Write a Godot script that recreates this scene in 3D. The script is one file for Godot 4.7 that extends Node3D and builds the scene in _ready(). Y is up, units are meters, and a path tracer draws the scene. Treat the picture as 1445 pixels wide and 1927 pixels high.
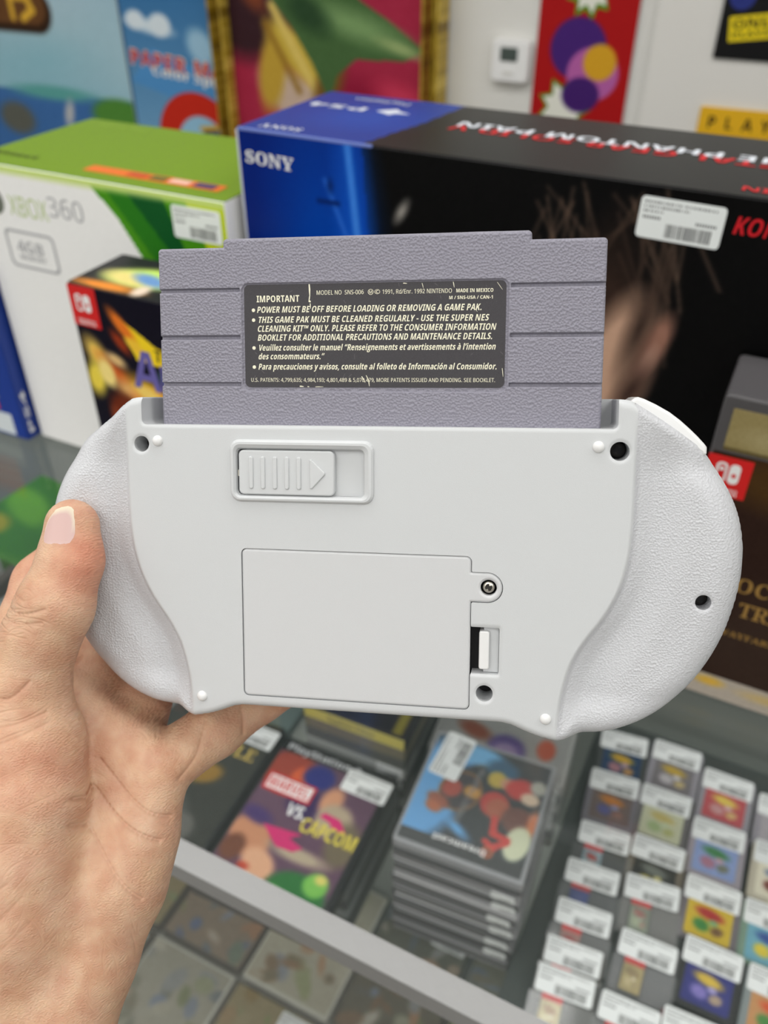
extends Node3D
# A hand holding a grey handheld games console with a cartridge in it, in front of a games shop counter.

const YAW := 26.5
var U := Vector3(cos(deg_to_rad(YAW)), 0, sin(deg_to_rad(YAW)))
var V := Vector3(sin(deg_to_rad(YAW)), 0, -cos(deg_to_rad(YAW)))
const WYAW := 26.0
var WU := Vector3(cos(deg_to_rad(WYAW)), 0, sin(deg_to_rad(WYAW)))
var WV := Vector3(sin(deg_to_rad(WYAW)), 0, -cos(deg_to_rad(WYAW)))
const WP := Vector3(0.2906, 0, -2.2375)

# ------------------------------------------------------------------ mesh builder
class MB:
	var v := PackedVector3Array()
	var n := PackedVector3Array()
	var uv := PackedVector2Array()
	var c := PackedColorArray()
	var i := PackedInt32Array()
	var colored := false
	func vert(p: Vector3, nn: Vector3, t := Vector2.ZERO, col := Color.WHITE) -> int:
		v.append(p); n.append(nn); uv.append(t); c.append(col)
		return v.size() - 1
	func tri(a: int, b: int, d: int) -> void:
		var g := (v[b] - v[a]).cross(v[d] - v[a])
		if g.dot(n[a] + n[b] + n[d]) > 0.0:
			i.append(a); i.append(d); i.append(b)
		else:
			i.append(a); i.append(b); i.append(d)
	func quad(a: int, b: int, d: int, e: int) -> void:
		tri(a, b, d); tri(a, d, e)
	func mesh() -> ArrayMesh:
		var m := ArrayMesh.new()
		if i.is_empty():
			return m
		var a := []
		a.resize(Mesh.ARRAY_MAX)
		a[Mesh.ARRAY_VERTEX] = v; a[Mesh.ARRAY_NORMAL] = n; a[Mesh.ARRAY_TEX_UV] = uv; a[Mesh.ARRAY_INDEX] = i
		if colored:
			a[Mesh.ARRAY_COLOR] = c
		m.add_surface_from_arrays(Mesh.PRIMITIVE_TRIANGLES, a)
		return m

func rrect(x0: float, y0: float, x1: float, y1: float, r: float, k := 4) -> PackedVector2Array:
	var out := PackedVector2Array()
	r = minf(r, minf(x1 - x0, y1 - y0) * 0.499)
	for q in 4:
		var cx := x1 - r if q == 0 or q == 3 else x0 + r
		var cy := y1 - r if q < 2 else y0 + r
		for j in k + 1:
			var a := (q + float(j) / k) * PI / 2
			out.append(Vector2(cx + cos(a) * r, cy + sin(a) * r))
	return out

func circle(x: float, y: float, r: float, k := 24) -> PackedVector2Array:
	var out := PackedVector2Array()
	for j in k:
		out.append(Vector2(x + cos(TAU * j / k) * r, y + sin(TAU * j / k) * r))
	return out

func ccw(p: PackedVector2Array) -> PackedVector2Array:
	var a := 0.0
	for k in p.size():
		a += p[k].cross(p[(k + 1) % p.size()])
	if a < 0:
		p = p.duplicate(); p.reverse()
	return p

# an outline in XY pushed out along Z, its front edge (z1) rounded by bev
func slab(mb: MB, poly: PackedVector2Array, z0: float, z1: float, bev := 0.0, segs := 3, back := true) -> MB:
	poly = ccw(poly)
	var m := poly.size()
	var mit := PackedVector2Array()
	var en := PackedVector2Array()
	for k in m:
		var d := (poly[(k + 1) % m] - poly[k]).normalized()
		en.append(Vector2(d.y, -d.x))
	for k in m:
		var a := en[(k + m - 1) % m]
		var b := en[k]
		mit.append((a + b) / maxf(0.3, 1.0 + a.dot(b)))
	var lo := poly[0]
	var hi := poly[0]
	for p in poly:
		lo = lo.min(p); hi = hi.max(p)
	var sz := (hi - lo).max(Vector2(1e-6, 1e-6))
	var prof := [[0.0, z0, 0.0], [0.0, z1 - bev, 0.0]]
	if bev > 0:
		for s in range(1, segs + 1):
			var a := PI / 2 * s / segs
			prof.append([bev * (1 - cos(a)), z1 - bev + bev * sin(a), a])
	for k in m:
		var k2 := (k + 1) % m
		var na := en[k] if en[(k + m - 1) % m].dot(en[k]) < 0.75 else (en[(k + m - 1) % m] + en[k]).normalized()
		var nb := en[k] if en[k2].dot(en[k]) < 0.75 else (en[k2] + en[k]).normalized()
		var pa := -1
		var pb := -1
		for r in prof:
			var A := poly[k] - mit[k] * float(r[0])
			var B := poly[k2] - mit[k2] * float(r[0])
			var ca := cos(float(r[2]))
			var sa := sin(float(r[2]))
			var ia := mb.vert(Vector3(A.x, A.y, r[1]), Vector3(na.x * ca, na.y * ca, sa), Vector2((A.x - lo.x) / sz.x, 1 - (A.y - lo.y) / sz.y))
			var ib := mb.vert(Vector3(B.x, B.y, r[1]), Vector3(nb.x * ca, nb.y * ca, sa), Vector2((B.x - lo.x) / sz.x, 1 - (B.y - lo.y) / sz.y))
			if pa >= 0:
				mb.quad(pa, pb, ib, ia)
			pa = ia; pb = ib
	var top := PackedVector2Array()
	for k in m:
		top.append(poly[k] - mit[k] * bev)
	cap(mb, top, z1, 1.0, lo, sz)
	if back:
		cap(mb, poly, z0, -1.0, lo, sz)
	return mb

func cap(mb: MB, p: PackedVector2Array, z: float, s: float, lo: Vector2, sz: Vector2) -> void:
	var t := Geometry2D.triangulate_polygon(p)
	var b := mb.v.size()
	for q in p:
		mb.vert(Vector3(q.x, q.y, z), Vector3(0, 0, s), Vector2((q.x - lo.x) / sz.x, 1 - (q.y - lo.y) / sz.y))
	for k in range(0, t.size(), 3):
		mb.tri(b + t[k], b + t[k + 1], b + t[k + 2])

# surface of revolution about Z: profile of (radius, z), turned at x, y
func lathe(mb: MB, prof: Array, x := 0.0, y := 0.0, k := 24) -> MB:
	for s in prof.size() - 1:
		var p: Vector2 = prof[s]
		var q: Vector2 = prof[s + 1]
		var d := (q - p).normalized()
		var nr := d.y
		var nz := -d.x
		var base := mb.v.size()
		for j in k + 1:
			var a := TAU * j / k
			var nn := Vector3(cos(a) * nr, sin(a) * nr, nz)
			mb.vert(Vector3(x + cos(a) * p.x, y + sin(a) * p.x, p.y), nn)
			mb.vert(Vector3(x + cos(a) * q.x, y + sin(a) * q.x, q.y), nn)
		for j in k:
			mb.quad(base + 2 * j, base + 2 * j + 1, base + 2 * j + 3, base + 2 * j + 2)
	return mb

# a ring whose sections are rounded rectangles: list of [x0,y0,x1,y1,r,z]
func ring(mb: MB, loops: Array) -> MB:
	var prev := PackedVector3Array()
	for L in loops:
		var cur := PackedVector3Array()
		for p in rrect(L[0], L[1], L[2], L[3], L[4], 5):
			cur.append(Vector3(p.x, p.y, L[5]))
		if prev.size():
			var m := cur.size()
			for k in m:
				var k2 := (k + 1) % m
				var nn := (cur[k] - prev[k]).cross(prev[k2] - prev[k])
				if nn.length() < 1e-14:
					nn = (cur[k2] - prev[k2]).cross(prev[k2] - prev[k])
				nn = nn.normalized()
				var b := mb.v.size()
				mb.vert(prev[k], nn); mb.vert(prev[k2], nn); mb.vert(cur[k2], nn); mb.vert(cur[k], nn)
				mb.quad(b, b + 1, b + 2, b + 3)
		prev = cur
	return mb

# ------------------------------------------------------------------ nodes
var taken := {}
func numbered(s: String) -> String:
	var k: int = taken.get(s, -1) + 1
	taken[s] = k
	return s if k == 0 else "%s_%03d" % [s, k]

func part(called: String, m: Mesh, mat: Material, parent: Node, at := Vector3.ZERO) -> MeshInstance3D:
	var o := MeshInstance3D.new()
	o.name = called
	o.mesh = m
	o.material_override = mat
	o.position = at
	parent.add_child(o, true)
	return o

func tag(o: Node, label: String, category: String, group := "") -> void:
	o.set_meta("label", label)
	o.set_meta("category", category)
	if group:
		o.set_meta("group", group)

func thing(called: String, label: String, category: String, tr: Transform3D, group := "") -> Node3D:
	var o := Node3D.new()
	o.name = numbered(called)
	o.transform = tr
	add_child(o)
	tag(o, label, category, group)
	return o

func struct(called: String, m: Mesh, mat: Material, tr: Transform3D) -> MeshInstance3D:
	var o := part(called, m, mat, self)
	o.transform = tr
	o.set_meta("kind", "structure")
	return o

func cp(t: float, y: float, s: float) -> Vector3:
	return U * t + V * s + Vector3(0, y, 0)
func standing(t: float, y: float, s: float, dyaw := 0.0) -> Transform3D:   # x along the counter, y up, z to the viewer
	return Transform3D(Basis(Vector3.UP, -deg_to_rad(YAW + dyaw)), cp(t, y, s))
func lying(t: float, y: float, s: float, dyaw := 0.0, tilt := 0.0) -> Transform3D:      # x along the counter, y away, z up
	return Transform3D(Basis(Vector3.UP, -deg_to_rad(YAW + dyaw)) * Basis(Vector3.RIGHT, deg_to_rad(tilt - 90.0)), cp(t, y, s))
func onwall(u: float, y: float, out := 0.0) -> Transform3D:
	return Transform3D(Basis(Vector3.UP, -deg_to_rad(WYAW)), WP + WU * u - WV * out + Vector3(0, y, 0))

# ------------------------------------------------------------------ materials, prints and lettering
func mat(c: Color, rough := 0.6, metal := 0.0) -> StandardMaterial3D:
	var m := StandardMaterial3D.new()
	m.albedo_color = c
	m.roughness = rough
	m.metallic = metal
	m.metallic_specular = 0.38
	return m

func c8(r: int, g: int, b: int) -> Color:
	return Color(r / 255.0, g / 255.0, b / 255.0)

func grain(freq: float, seed_: int, size := 512, strength := 8.0, cell := false, oct := 3) -> NoiseTexture2D:
	var nz := FastNoiseLite.new()
	nz.seed = seed_
	nz.frequency = freq
	nz.noise_type = FastNoiseLite.TYPE_CELLULAR if cell else FastNoiseLite.TYPE_SIMPLEX_SMOOTH
	nz.fractal_octaves = oct
	if cell:
		nz.fractal_type = FastNoiseLite.FRACTAL_NONE
		nz.cellular_return_type = FastNoiseLite.RETURN_DISTANCE
	var t := NoiseTexture2D.new()
	t.width = size
	t.height = size
	t.seamless = true
	t.as_normal_map = true
	t.bump_strength = strength
	t.noise = nz
	return t

func bumpy(m: StandardMaterial3D, t: Texture2D, scale: float, amount: float) -> StandardMaterial3D:
	m.normal_enabled = true
	m.normal_texture = t
	m.normal_scale = amount
	m.uv1_triplanar = true
	m.uv1_scale = Vector3.ONE * scale
	return m

# flat print: shapes are ["e", cx, cy, rx, ry, degrees, colour, softness], ["p", points, colour, softness], ["l", x0, y0, x1, y1, width, colour, softness], ["g", top, bottom]
func art(w: int, h: int, bg: Color, shapes: Array, noise := 0.05, seed_ := 1, rough := 0.35) -> StandardMaterial3D:
	var px := PackedColorArray()
	px.resize(w * h)
	px.fill(bg)
	var asp := float(h) / w
	for s in shapes:
		if s[0] == "g":
			for y in h:
				var cc: Color = s[1].lerp(s[2], float(y) / h)
				for x in w:
					px[y * w + x] = cc
			continue
		var col: Color
		var soft := 0.02
		var lo := Vector2.ZERO
		var hi := Vector2.ONE
		var poly := PackedVector2Array()
		var ca := 1.0
		var sa := 0.0
		var A := Vector2.ZERO
		var B := Vector2.ZERO
		if s[0] == "e":
			col = s[6]; soft = s[7]
			ca = cos(deg_to_rad(s[5])); sa = sin(deg_to_rad(s[5]))
			var rr: float = maxf(s[3], s[4]) * 1.5 + soft
			lo = Vector2(s[1] - rr, s[2] - rr / asp); hi = Vector2(s[1] + rr, s[2] + rr / asp)
		elif s[0] == "l":
			col = s[6]; soft = s[7]
			A = Vector2(s[1], s[2] * asp); B = Vector2(s[3], s[4] * asp)
			var pad: float = s[5] + soft
			lo = Vector2(minf(s[1], s[3]) - pad, minf(s[2], s[4]) - pad / asp); hi = Vector2(maxf(s[1], s[3]) + pad, maxf(s[2], s[4]) + pad / asp)
		else:
			poly = PackedVector2Array(s[1]); col = s[2]
			lo = poly[0]; hi = poly[0]
			for p in poly:
				lo = lo.min(p); hi = hi.max(p)
		for y in range(maxi(0, int(lo.y * h)), mini(h, int(hi.y * h) + 1)):
			for x in range(maxi(0, int(lo.x * w)), mini(w, int(hi.x * w) + 1)):
				var q := Vector2((x + 0.5) / w, (y + 0.5) / h)
				var a := 1.0
				if s[0] == "e":
					var dx := q.x - float(s[1])
					var dy := (q.y - float(s[2])) * asp
					var e := sqrt(pow((dx * ca + dy * sa) / float(s[3]), 2) + pow((-dx * sa + dy * ca) / float(s[4]), 2))
					a = clampf((1.0 - e) * minf(s[3], s[4]) / soft + 0.5, 0, 1)
				elif s[0] == "l":
					var P := Vector2(q.x, q.y * asp)
					var hh := clampf((P - A).dot(B - A) / maxf(1e-9, (B - A).length_squared()), 0, 1)
					a = clampf((float(s[5]) - P.distance_to(A + (B - A) * hh)) / soft + 0.5, 0, 1)
				elif not Geometry2D.is_point_in_polygon(q, poly):
					a = 0.0
				if a > 0:
					var k := y * w + x
					px[k] = px[k].lerp(col, a * col.a)
	var rng := RandomNumberGenerator.new()
	rng.seed = seed_
	var im := Image.create(w, h, false, Image.FORMAT_RGB8)
	for y in h:
		for x in w:
			var cc := px[y * w + x]
			var d := (rng.randf() - 0.5) * noise
			im.set_pixel(x, y, Color(clampf(cc.r + d, 0, 1), clampf(cc.g + d, 0, 1), clampf(cc.b + d, 0, 1)))
	var m := mat(Color.WHITE, rough)
	m.albedo_texture = ImageTexture.create_from_image(im)
	m.texture_repeat = false
	m.metallic_specular = 0.22
	return m

var fonts := {}
func font(key: String) -> SystemFont:
	if not fonts.has(key):
		var f := SystemFont.new()
		f.font_names = PackedStringArray(["Droid Serif" if key.begins_with("serif") else "Droid Sans Mono" if key == "mono" else "Droid Sans"])
		f.font_weight = 700 if key.ends_with("bold") else 400
		fonts[key] = f
	return fonts[key]

# adds one line of flat lettering in the XY plane, its baseline starting at x, y; width 0 keeps the natural width
func line(st: SurfaceTool, s: String, key: String, x: float, y: float, z: float, cap_h: float, width := 0.0, shear := 0.0, turn := 0.0) -> void:
	var t := TextMesh.new()
	t.font = font(key)
	t.font_size = 48
	t.pixel_size = 1.0 / 48
	t.depth = 0.0
	t.curve_step = 3.0
	t.text = s
	var arr := t.get_mesh_arrays()
	var v: PackedVector3Array = arr[0]
	if v.is_empty():
		return
	var x0 := 1e9
	var x1 := -1e9
	for p in v:
		x0 = minf(x0, p.x); x1 = maxf(x1, p.x)
	var k := cap_h / 0.71875
	var kx := width / (x1 - x0) if width > 0 else k
	var ct := cos(turn)
	var sn := sin(turn)
	var base := -0.34375
	for q in v.size():
		var Y := (v[q].y - base) * k
		var X := (v[q].x - x0) * kx + shear * Y
		st.set_normal(Vector3(0, 0, 1))
		st.add_vertex(Vector3(x + X * ct - Y * sn, y + X * sn + Y * ct, z))

func lettering(parent: Node, lines: Array, m: Material, called := "lettering") -> void:
	var joined := lines.size() > 4
	var st := SurfaceTool.new()
	st.begin(Mesh.PRIMITIVE_TRIANGLES)
	for l in lines:
		line(st, l[0], l[1], l[2], l[3], l[4], l[5], l[6] if l.size() > 6 else 0.0, l[7] if l.size() > 7 else 0.0, l[8] if l.size() > 8 else 0.0)
		if not joined:
			part(called, st.commit(), m, parent)
			st = SurfaceTool.new()
			st.begin(Mesh.PRIMITIVE_TRIANGLES)
	if joined:
		part(called, st.commit(), m, parent)

# ------------------------------------------------------------------ height field with a clipped outline
# xs, ys grid lines (mm); Z heights and N normals per node; FA clip without walls, FH clip with walls down to bottom(x, y)
func field(xs: PackedFloat32Array, ys: PackedFloat32Array, Z: PackedFloat32Array, N: PackedVector3Array, FA: PackedFloat32Array, FH: PackedFloat32Array, bottom: Callable) -> ArrayMesh:
	var mb := MB.new()
	var nx := xs.size()
	var ny := ys.size()
	var id := PackedInt32Array()
	id.resize(nx * ny)
	id.fill(-1)
	var S := 0.001
	var off := PackedInt32Array([0, 1, nx + 1, nx])
	var use_a := FA.size() > 0
	for j in ny - 1:
		for i in nx - 1:
			var k := j * nx + i
			var f := [0.0, 0.0, 0.0, 0.0]
			var inside := 0
			for q in 4:
				var kk := k + off[q]
				var fv := FH[kk]
				if use_a and FA[kk] < fv:
					fv = FA[kk]
				f[q] = fv
				if fv > 0:
					inside += 1
			if inside == 0:
				continue
			var poly := PackedInt32Array()
			var cut := []
			for q in 4:
				var ka := k + off[q]
				var kb := k + off[(q + 1) % 4]
				var fa: float = f[q]
				var fb: float = f[(q + 1) % 4]
				if fa > 0:
					if id[ka] < 0:
						id[ka] = mb.vert(Vector3(xs[ka % nx], ys[ka / nx], Z[ka]) * S, N[ka])
					poly.append(id[ka])
					cut.append(false)
				if (fa > 0) != (fb > 0):
					var t := fa / (fa - fb)
					var pa := Vector3(xs[ka % nx], ys[ka / nx], Z[ka])
					var pb := Vector3(xs[kb % nx], ys[kb / nx], Z[kb])
					poly.append(mb.vert(pa.lerp(pb, t) * S, N[ka].lerp(N[kb], t).normalized()))
					cut.append(not use_a or lerpf(FH[ka], FH[kb], t) < lerpf(FA[ka], FA[kb], t))
			var m := poly.size()
			for q in range(1, m - 1):
				mb.tri(poly[0], poly[q], poly[q + 1])
			if inside < 4:
				for q in m:
					var q2 := (q + 1) % m
					if cut[q] and cut[q2]:
						var a := mb.v[poly[q]]
						var b := mb.v[poly[q2]]
						var zb: float = bottom.call((a.x + b.x) * 500, (a.y + b.y) * 500) * S
						# direction of falling FH
						var gx := FH[k + 1] + FH[k + nx + 1] - FH[k] - FH[k + nx]
						var gy := FH[k + nx] + FH[k + nx + 1] - FH[k] - FH[k + 1]
						var nn := Vector3(-gx / (xs[i + 1] - xs[i]), -gy / (ys[j + 1] - ys[j]), 0).normalized()
						var ia := mb.vert(a, nn)
						var ib := mb.vert(b, nn)
						var ic := mb.vert(Vector3(b.x, b.y, zb), nn)
						var ie := mb.vert(Vector3(a.x, a.y, zb), nn)
						mb.quad(ia, ib, ic, ie)
	return mb.mesh()

func grid_normals(xs: PackedFloat32Array, ys: PackedFloat32Array, Z: PackedFloat32Array) -> PackedVector3Array:
	var nx := xs.size()
	var ny := ys.size()
	var N := PackedVector3Array()
	N.resize(nx * ny)
	for j in ny:
		var j0 := maxi(0, j - 1)
		var j1 := mini(ny - 1, j + 1)
		for i in nx:
			var i0 := maxi(0, i - 1)
			var i1 := mini(nx - 1, i + 1)
			N[j * nx + i] = Vector3(-(Z[j * nx + i1] - Z[j * nx + i0]) / (xs[i1] - xs[i0]), -(Z[j1 * nx + i] - Z[j0 * nx + i]) / (ys[j1] - ys[j0]), 1).normalized()
	return N

# signed distance to a closed polygon, positive inside
func psd(p: Vector2, poly: PackedVector2Array) -> float:
	var best := 1e9
	var inside := false
	var m := poly.size()
	var a := poly[m - 1]
	for k in m:
		var b := poly[k]
		var e := b - a
		var w := p - a
		var d := (w - e * clampf(w.dot(e) / e.length_squared(), 0, 1)).length_squared()
		if d < best:
			best = d
		if (a.y > p.y) != (b.y > p.y) and p.x < (b.x - a.x) * (p.y - a.y) / (b.y - a.y) + a.x:
			inside = not inside
		a = b
	return sqrt(best) if inside else -sqrt(best)

func rsd(x: float, y: float, x0: float, y0: float, x1: float, y1: float, r: float) -> float:   # rounded rectangle, positive outside
	var qx := absf(x - (x0 + x1) / 2) - (x1 - x0) / 2 + r
	var qy := absf(y - (y0 + y1) / 2) - (y1 - y0) / 2 + r
	return Vector2(maxf(qx, 0), maxf(qy, 0)).length() + minf(maxf(qx, qy), 0) - r

# Catmull-Rom through a list of points
func smooth_line(pts: Array, steps := 4) -> PackedVector2Array:
	var out := PackedVector2Array()
	for k in pts.size() - 1:
		var p0: Vector2 = pts[maxi(k - 1, 0)]
		var p1: Vector2 = pts[k]
		var p2: Vector2 = pts[k + 1]
		var p3: Vector2 = pts[mini(k + 2, pts.size() - 1)]
		for s in steps:
			out.append(p1.cubic_interpolate(p2, p0, p3, float(s) / steps))
	out.append(pts[-1])
	return out

func mirrored(half: PackedVector2Array) -> PackedVector2Array:
	var out := half.duplicate()
	for k in range(half.size() - 1, -1, -1):
		if absf(half[k].x) > 0.01:
			out.append(Vector2(-half[k].x, half[k].y))
	return out

func pts(a: Array) -> Array:
	var out := []
	for k in range(0, a.size(), 2):
		out.append(Vector2(a[k], a[k + 1]))
	return out

func box(w: float, h: float, d: float, r := 0.0015, bev := 0.001) -> ArrayMesh:   # front face at z = 0, bottom at y = 0, left at x = 0
	return slab(MB.new(), rrect(0, 0, w, h, r, 2), -d, 0, bev, 2).mesh()
func panel(x0: float, y0: float, x1: float, y1: float, z: float, t := 0.0004, r := 0.0004) -> ArrayMesh:
	return slab(MB.new(), rrect(x0, y0, x1, y1, r, 2), z, z + t, 0.0).mesh()

func sstep(a: float, b: float, x: float) -> float:
	var t := clampf((x - a) / (b - a), 0, 1)
	return t * t * (3 - 2 * t)

func _ready() -> void:
	view()
	materials()
	room()
	console()
	cartridge()
	hand()
	counter()
	boxes()
	wall_things()
	shelf_games()
	shelf_cartridges()
	lower_games()

# ------------------------------------------------------------------ camera, air and light
func view() -> void:
	var cam := Camera3D.new()
	cam.name = "camera"
	cam.position = Vector3(0, 1.5, 0)
	cam.rotation_degrees = Vector3(-37.3, 0, 0)
	cam.near = 0.02
	cam.far = 30
	var at := CameraAttributesPhysical.new()
	at.frustum_focal_length = 19.926
	at.frustum_focus_distance = 0.258
	at.frustum_near = 0.02
	at.frustum_far = 30
	at.exposure_aperture = 7.6
	cam.attributes = at
	cam.fov = 62.12
	add_child(cam)
	cam.make_current()
	var we := WorldEnvironment.new()
	we.name = "surroundings"
	var e := Environment.new()
	e.background_mode = Environment.BG_COLOR
	e.background_color = Color(0.0, 0.0, 0.0)
	e.tonemap_mode = Environment.TONE_MAPPER_LINEAR
	e.tonemap_exposure = 1.0
	e.sdfgi_enabled = true
	e.ssao_enabled = true
	e.ssil_enabled = true
	we.environment = e
	add_child(we)
	# ceiling panels of white light
	var glow := mat(Color(0.95, 0.95, 0.95), 0.5)
	glow.emission_enabled = true
	glow.emission = Color(1.0, 0.997, 0.985)
	glow.emission_energy_multiplier = 2.0
	var rim := mat(Color(0.85, 0.85, 0.85), 0.5)
	for k in LAMPS.size():
		var L: Array = LAMPS[k]
		var tr := onwall(L[0], 2.79, L[1])
		var o := thing("ceiling_light", "white rectangular ceiling light panel in the shop ceiling", "ceiling light", tr * Transform3D(Basis(Vector3.RIGHT, PI / 2), Vector3.ZERO), "ceiling light panels")
		part("frame", ring(MB.new(), [[-0.62, -0.32, 0.62, 0.32, 0.01, -0.009], [-0.62, -0.32, 0.62, 0.32, 0.01, 0.012], [-0.6, -0.3, 0.6, 0.3, 0.01, 0.012], [-0.6, -0.3, 0.6, 0.3, 0.01, -0.009]]).mesh(), rim, o)
		part("diffuser", slab(MB.new(), rrect(-0.6, -0.3, 0.6, 0.3, 0.005), -0.009, 0.004).mesh(), glow, o)
		var a := AreaLight3D.new()
		a.name = "lamp"
		a.area_size = Vector2(1.18, 0.58)
		a.light_energy = L[2]
		a.light_color = Color(1.0, 0.997, 0.985)
		a.shadow_enabled = true
		a.set("area_range", 12.0)
		a.position = Vector3(0, 0, 0.02)
		a.rotation.y = PI
		o.add_child(a)

const LAMPS := [[-1.4, 1.55, 0.77], [0.2, 1.55, 0.77], [1.8, 1.55, 0.77], [-1.4, 2.9, 0.77], [0.2, 2.9, 0.77], [1.8, 2.9, 0.77], [-1.4, 4.2, 0.77], [0.2, 4.2, 0.77], [1.8, 4.2, 0.77]]

var M := {}
func materials() -> void:
	var leather := grain(0.045, 3, 512, 9.0, true)
	var fine := grain(0.09, 7, 512, 6.0)
	M.plate = bumpy(mat(c8(200, 202, 204), 0.42), fine, 60.0, 0.10)
	M.grip = bumpy(mat(c8(199, 200, 204), 0.30), leather, 66.0, 0.8)
	M.shell = mat(c8(201, 203, 205), 0.4)
	M.door = bumpy(mat(c8(201, 202, 204), 0.42), fine, 60.0, 0.08)
	M.white_plastic = mat(c8(226, 226, 226), 0.25)
	M.cart = bumpy(mat(c8(139, 137, 149), 0.34), leather, 56.0, 1.0)
	M.steel = mat(c8(200, 195, 185), 0.3, 1.0)
	M.dark_steel = mat(c8(60, 58, 56), 0.45, 0.7)
	M.hole = mat(c8(40, 40, 42), 0.7)
	M.black = mat(c8(12, 12, 14), 0.45)
	M.white = mat(c8(242, 242, 242), 0.5)
	M.paint = mat(c8(226, 225, 222), 0.7)
	M.cream = mat(c8(236, 232, 208), 0.5)
	M.alu = bumpy(mat(c8(160, 160, 160), 0.45, 0.35), grain(0.02, 11, 256, 4.0), 30.0, 0.15)
	M.glass = mat(Color(0.86, 0.95, 0.93, 0.012), 0.02)
	M.glass.metallic_specular = 0.4
	M.glass.transparency = BaseMaterial3D.TRANSPARENCY_ALPHA
	M.film = mat(Color(0.9, 0.93, 0.93, 0.05), 0.06)
	M.film.transparency = BaseMaterial3D.TRANSPARENCY_ALPHA
	M.glass_edge = mat(c8(120, 150, 142), 0.25)
	M.tag = tag_print()
	M.gold = mat(c8(190, 150, 60), 0.4)
	M.red = mat(c8(214, 32, 32), 0.4)
	M.grey = mat(c8(120, 120, 120), 0.5)

# white price label: small illegible rows of print and a bar code
func tag_print() -> StandardMaterial3D:
	var w := 256
	var h := 128
	var im := Image.create(w, h, false, Image.FORMAT_RGB8)
	im.fill(Color(0.93, 0.95, 0.95))
	var rng := RandomNumberGenerator.new()
	rng.seed = 5
	for r in 3:
		var x := 12
		while x < (232 if r == 0 else 150 if r == 1 else 70):
			var l := rng.randi_range(2, 7)
			im.fill_rect(Rect2i(x, 12 + r * 14, l, 7), Color(0.45, 0.46, 0.47))
			x += l + rng.randi_range(2, 6)
	for q in [[175, 58, 60], [14, 58, 50]]:
		var x: int = q[0]
		while x < int(q[0]) + int(q[2]):
			im.fill_rect(Rect2i(x, q[1], 5, 9), Color(0.35, 0.36, 0.37))
			x += 8
	var bx := 88
	while bx < 228:
		var l := rng.randi_range(1, 4)
		im.fill_rect(Rect2i(bx, 76, l, 42), Color(0.2, 0.2, 0.2))
		bx += l + rng.randi_range(2, 3)
	var m := mat(Color.WHITE, 0.45)
	m.albedo_texture = ImageTexture.create_from_image(im)
	m.texture_repeat = false
	return m

func price_tag(parent: Node, x: float, y: float, w: float, h: float, z: float, turn := 0.0) -> MeshInstance3D:
	var o := part("price_tag", slab(MB.new(), rrect(-w / 2, -h / 2, w / 2, h / 2, 0.0025, 3), 0, 0.0005).mesh(), M.tag, parent, Vector3(x, y, z))
	o.rotation.z = deg_to_rad(turn)
	return o

# ------------------------------------------------------------------ the room
func room() -> void:
	var wallm := bumpy(mat(c8(228, 227, 223), 0.75), grain(0.05, 21, 256, 3.0), 3.0, 0.2)
	var floorm := mat(c8(120, 116, 110), 0.5)
	var B := func(u0: float, u1: float, y0: float, y1: float, o0: float, o1: float, nm: String, m: Material):
		struct(nm, slab(MB.new(), rrect(u0, y0, u1, y1, 0.002, 1), o0, o1).mesh(), m, onwall(0, 0, 0))
	B.call(-2.7, 3.4, 0.0, 2.8, -0.1, 0.0, "wall_back", wallm)
	B.call(-2.8, -2.7, 0.0, 2.8, -0.1, 5.3, "wall_left", wallm)
	B.call(3.4, 3.5, 0.0, 2.8, -0.1, 5.3, "wall_right", wallm)
	B.call(-2.7, 3.4, 0.0, 2.8, 5.2, 5.3, "wall_front", wallm)
	B.call(-2.8, 3.5, -0.1, 0.0, -0.1, 5.3, "floor", floorm)
	B.call(-2.8, 3.5, 2.8, 2.9, -0.1, 5.3, "ceiling", mat(c8(232, 232, 230), 0.8))
	B.call(0.332, 1.45, 0.002, 2.1, 0.001, 0.022, "door_1", mat(c8(232, 230, 226), 0.45))

# ------------------------------------------------------------------ the console
var CON := Transform3D(Basis(Vector3(0.98496, 0.08153, 0.15236), Vector3(0.0043, 0.86986, -0.49329), Vector3(-0.17275, 0.48652, 0.85642)).orthonormalized(), Vector3(-0.00472, 1.36623, -0.21861))

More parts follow.
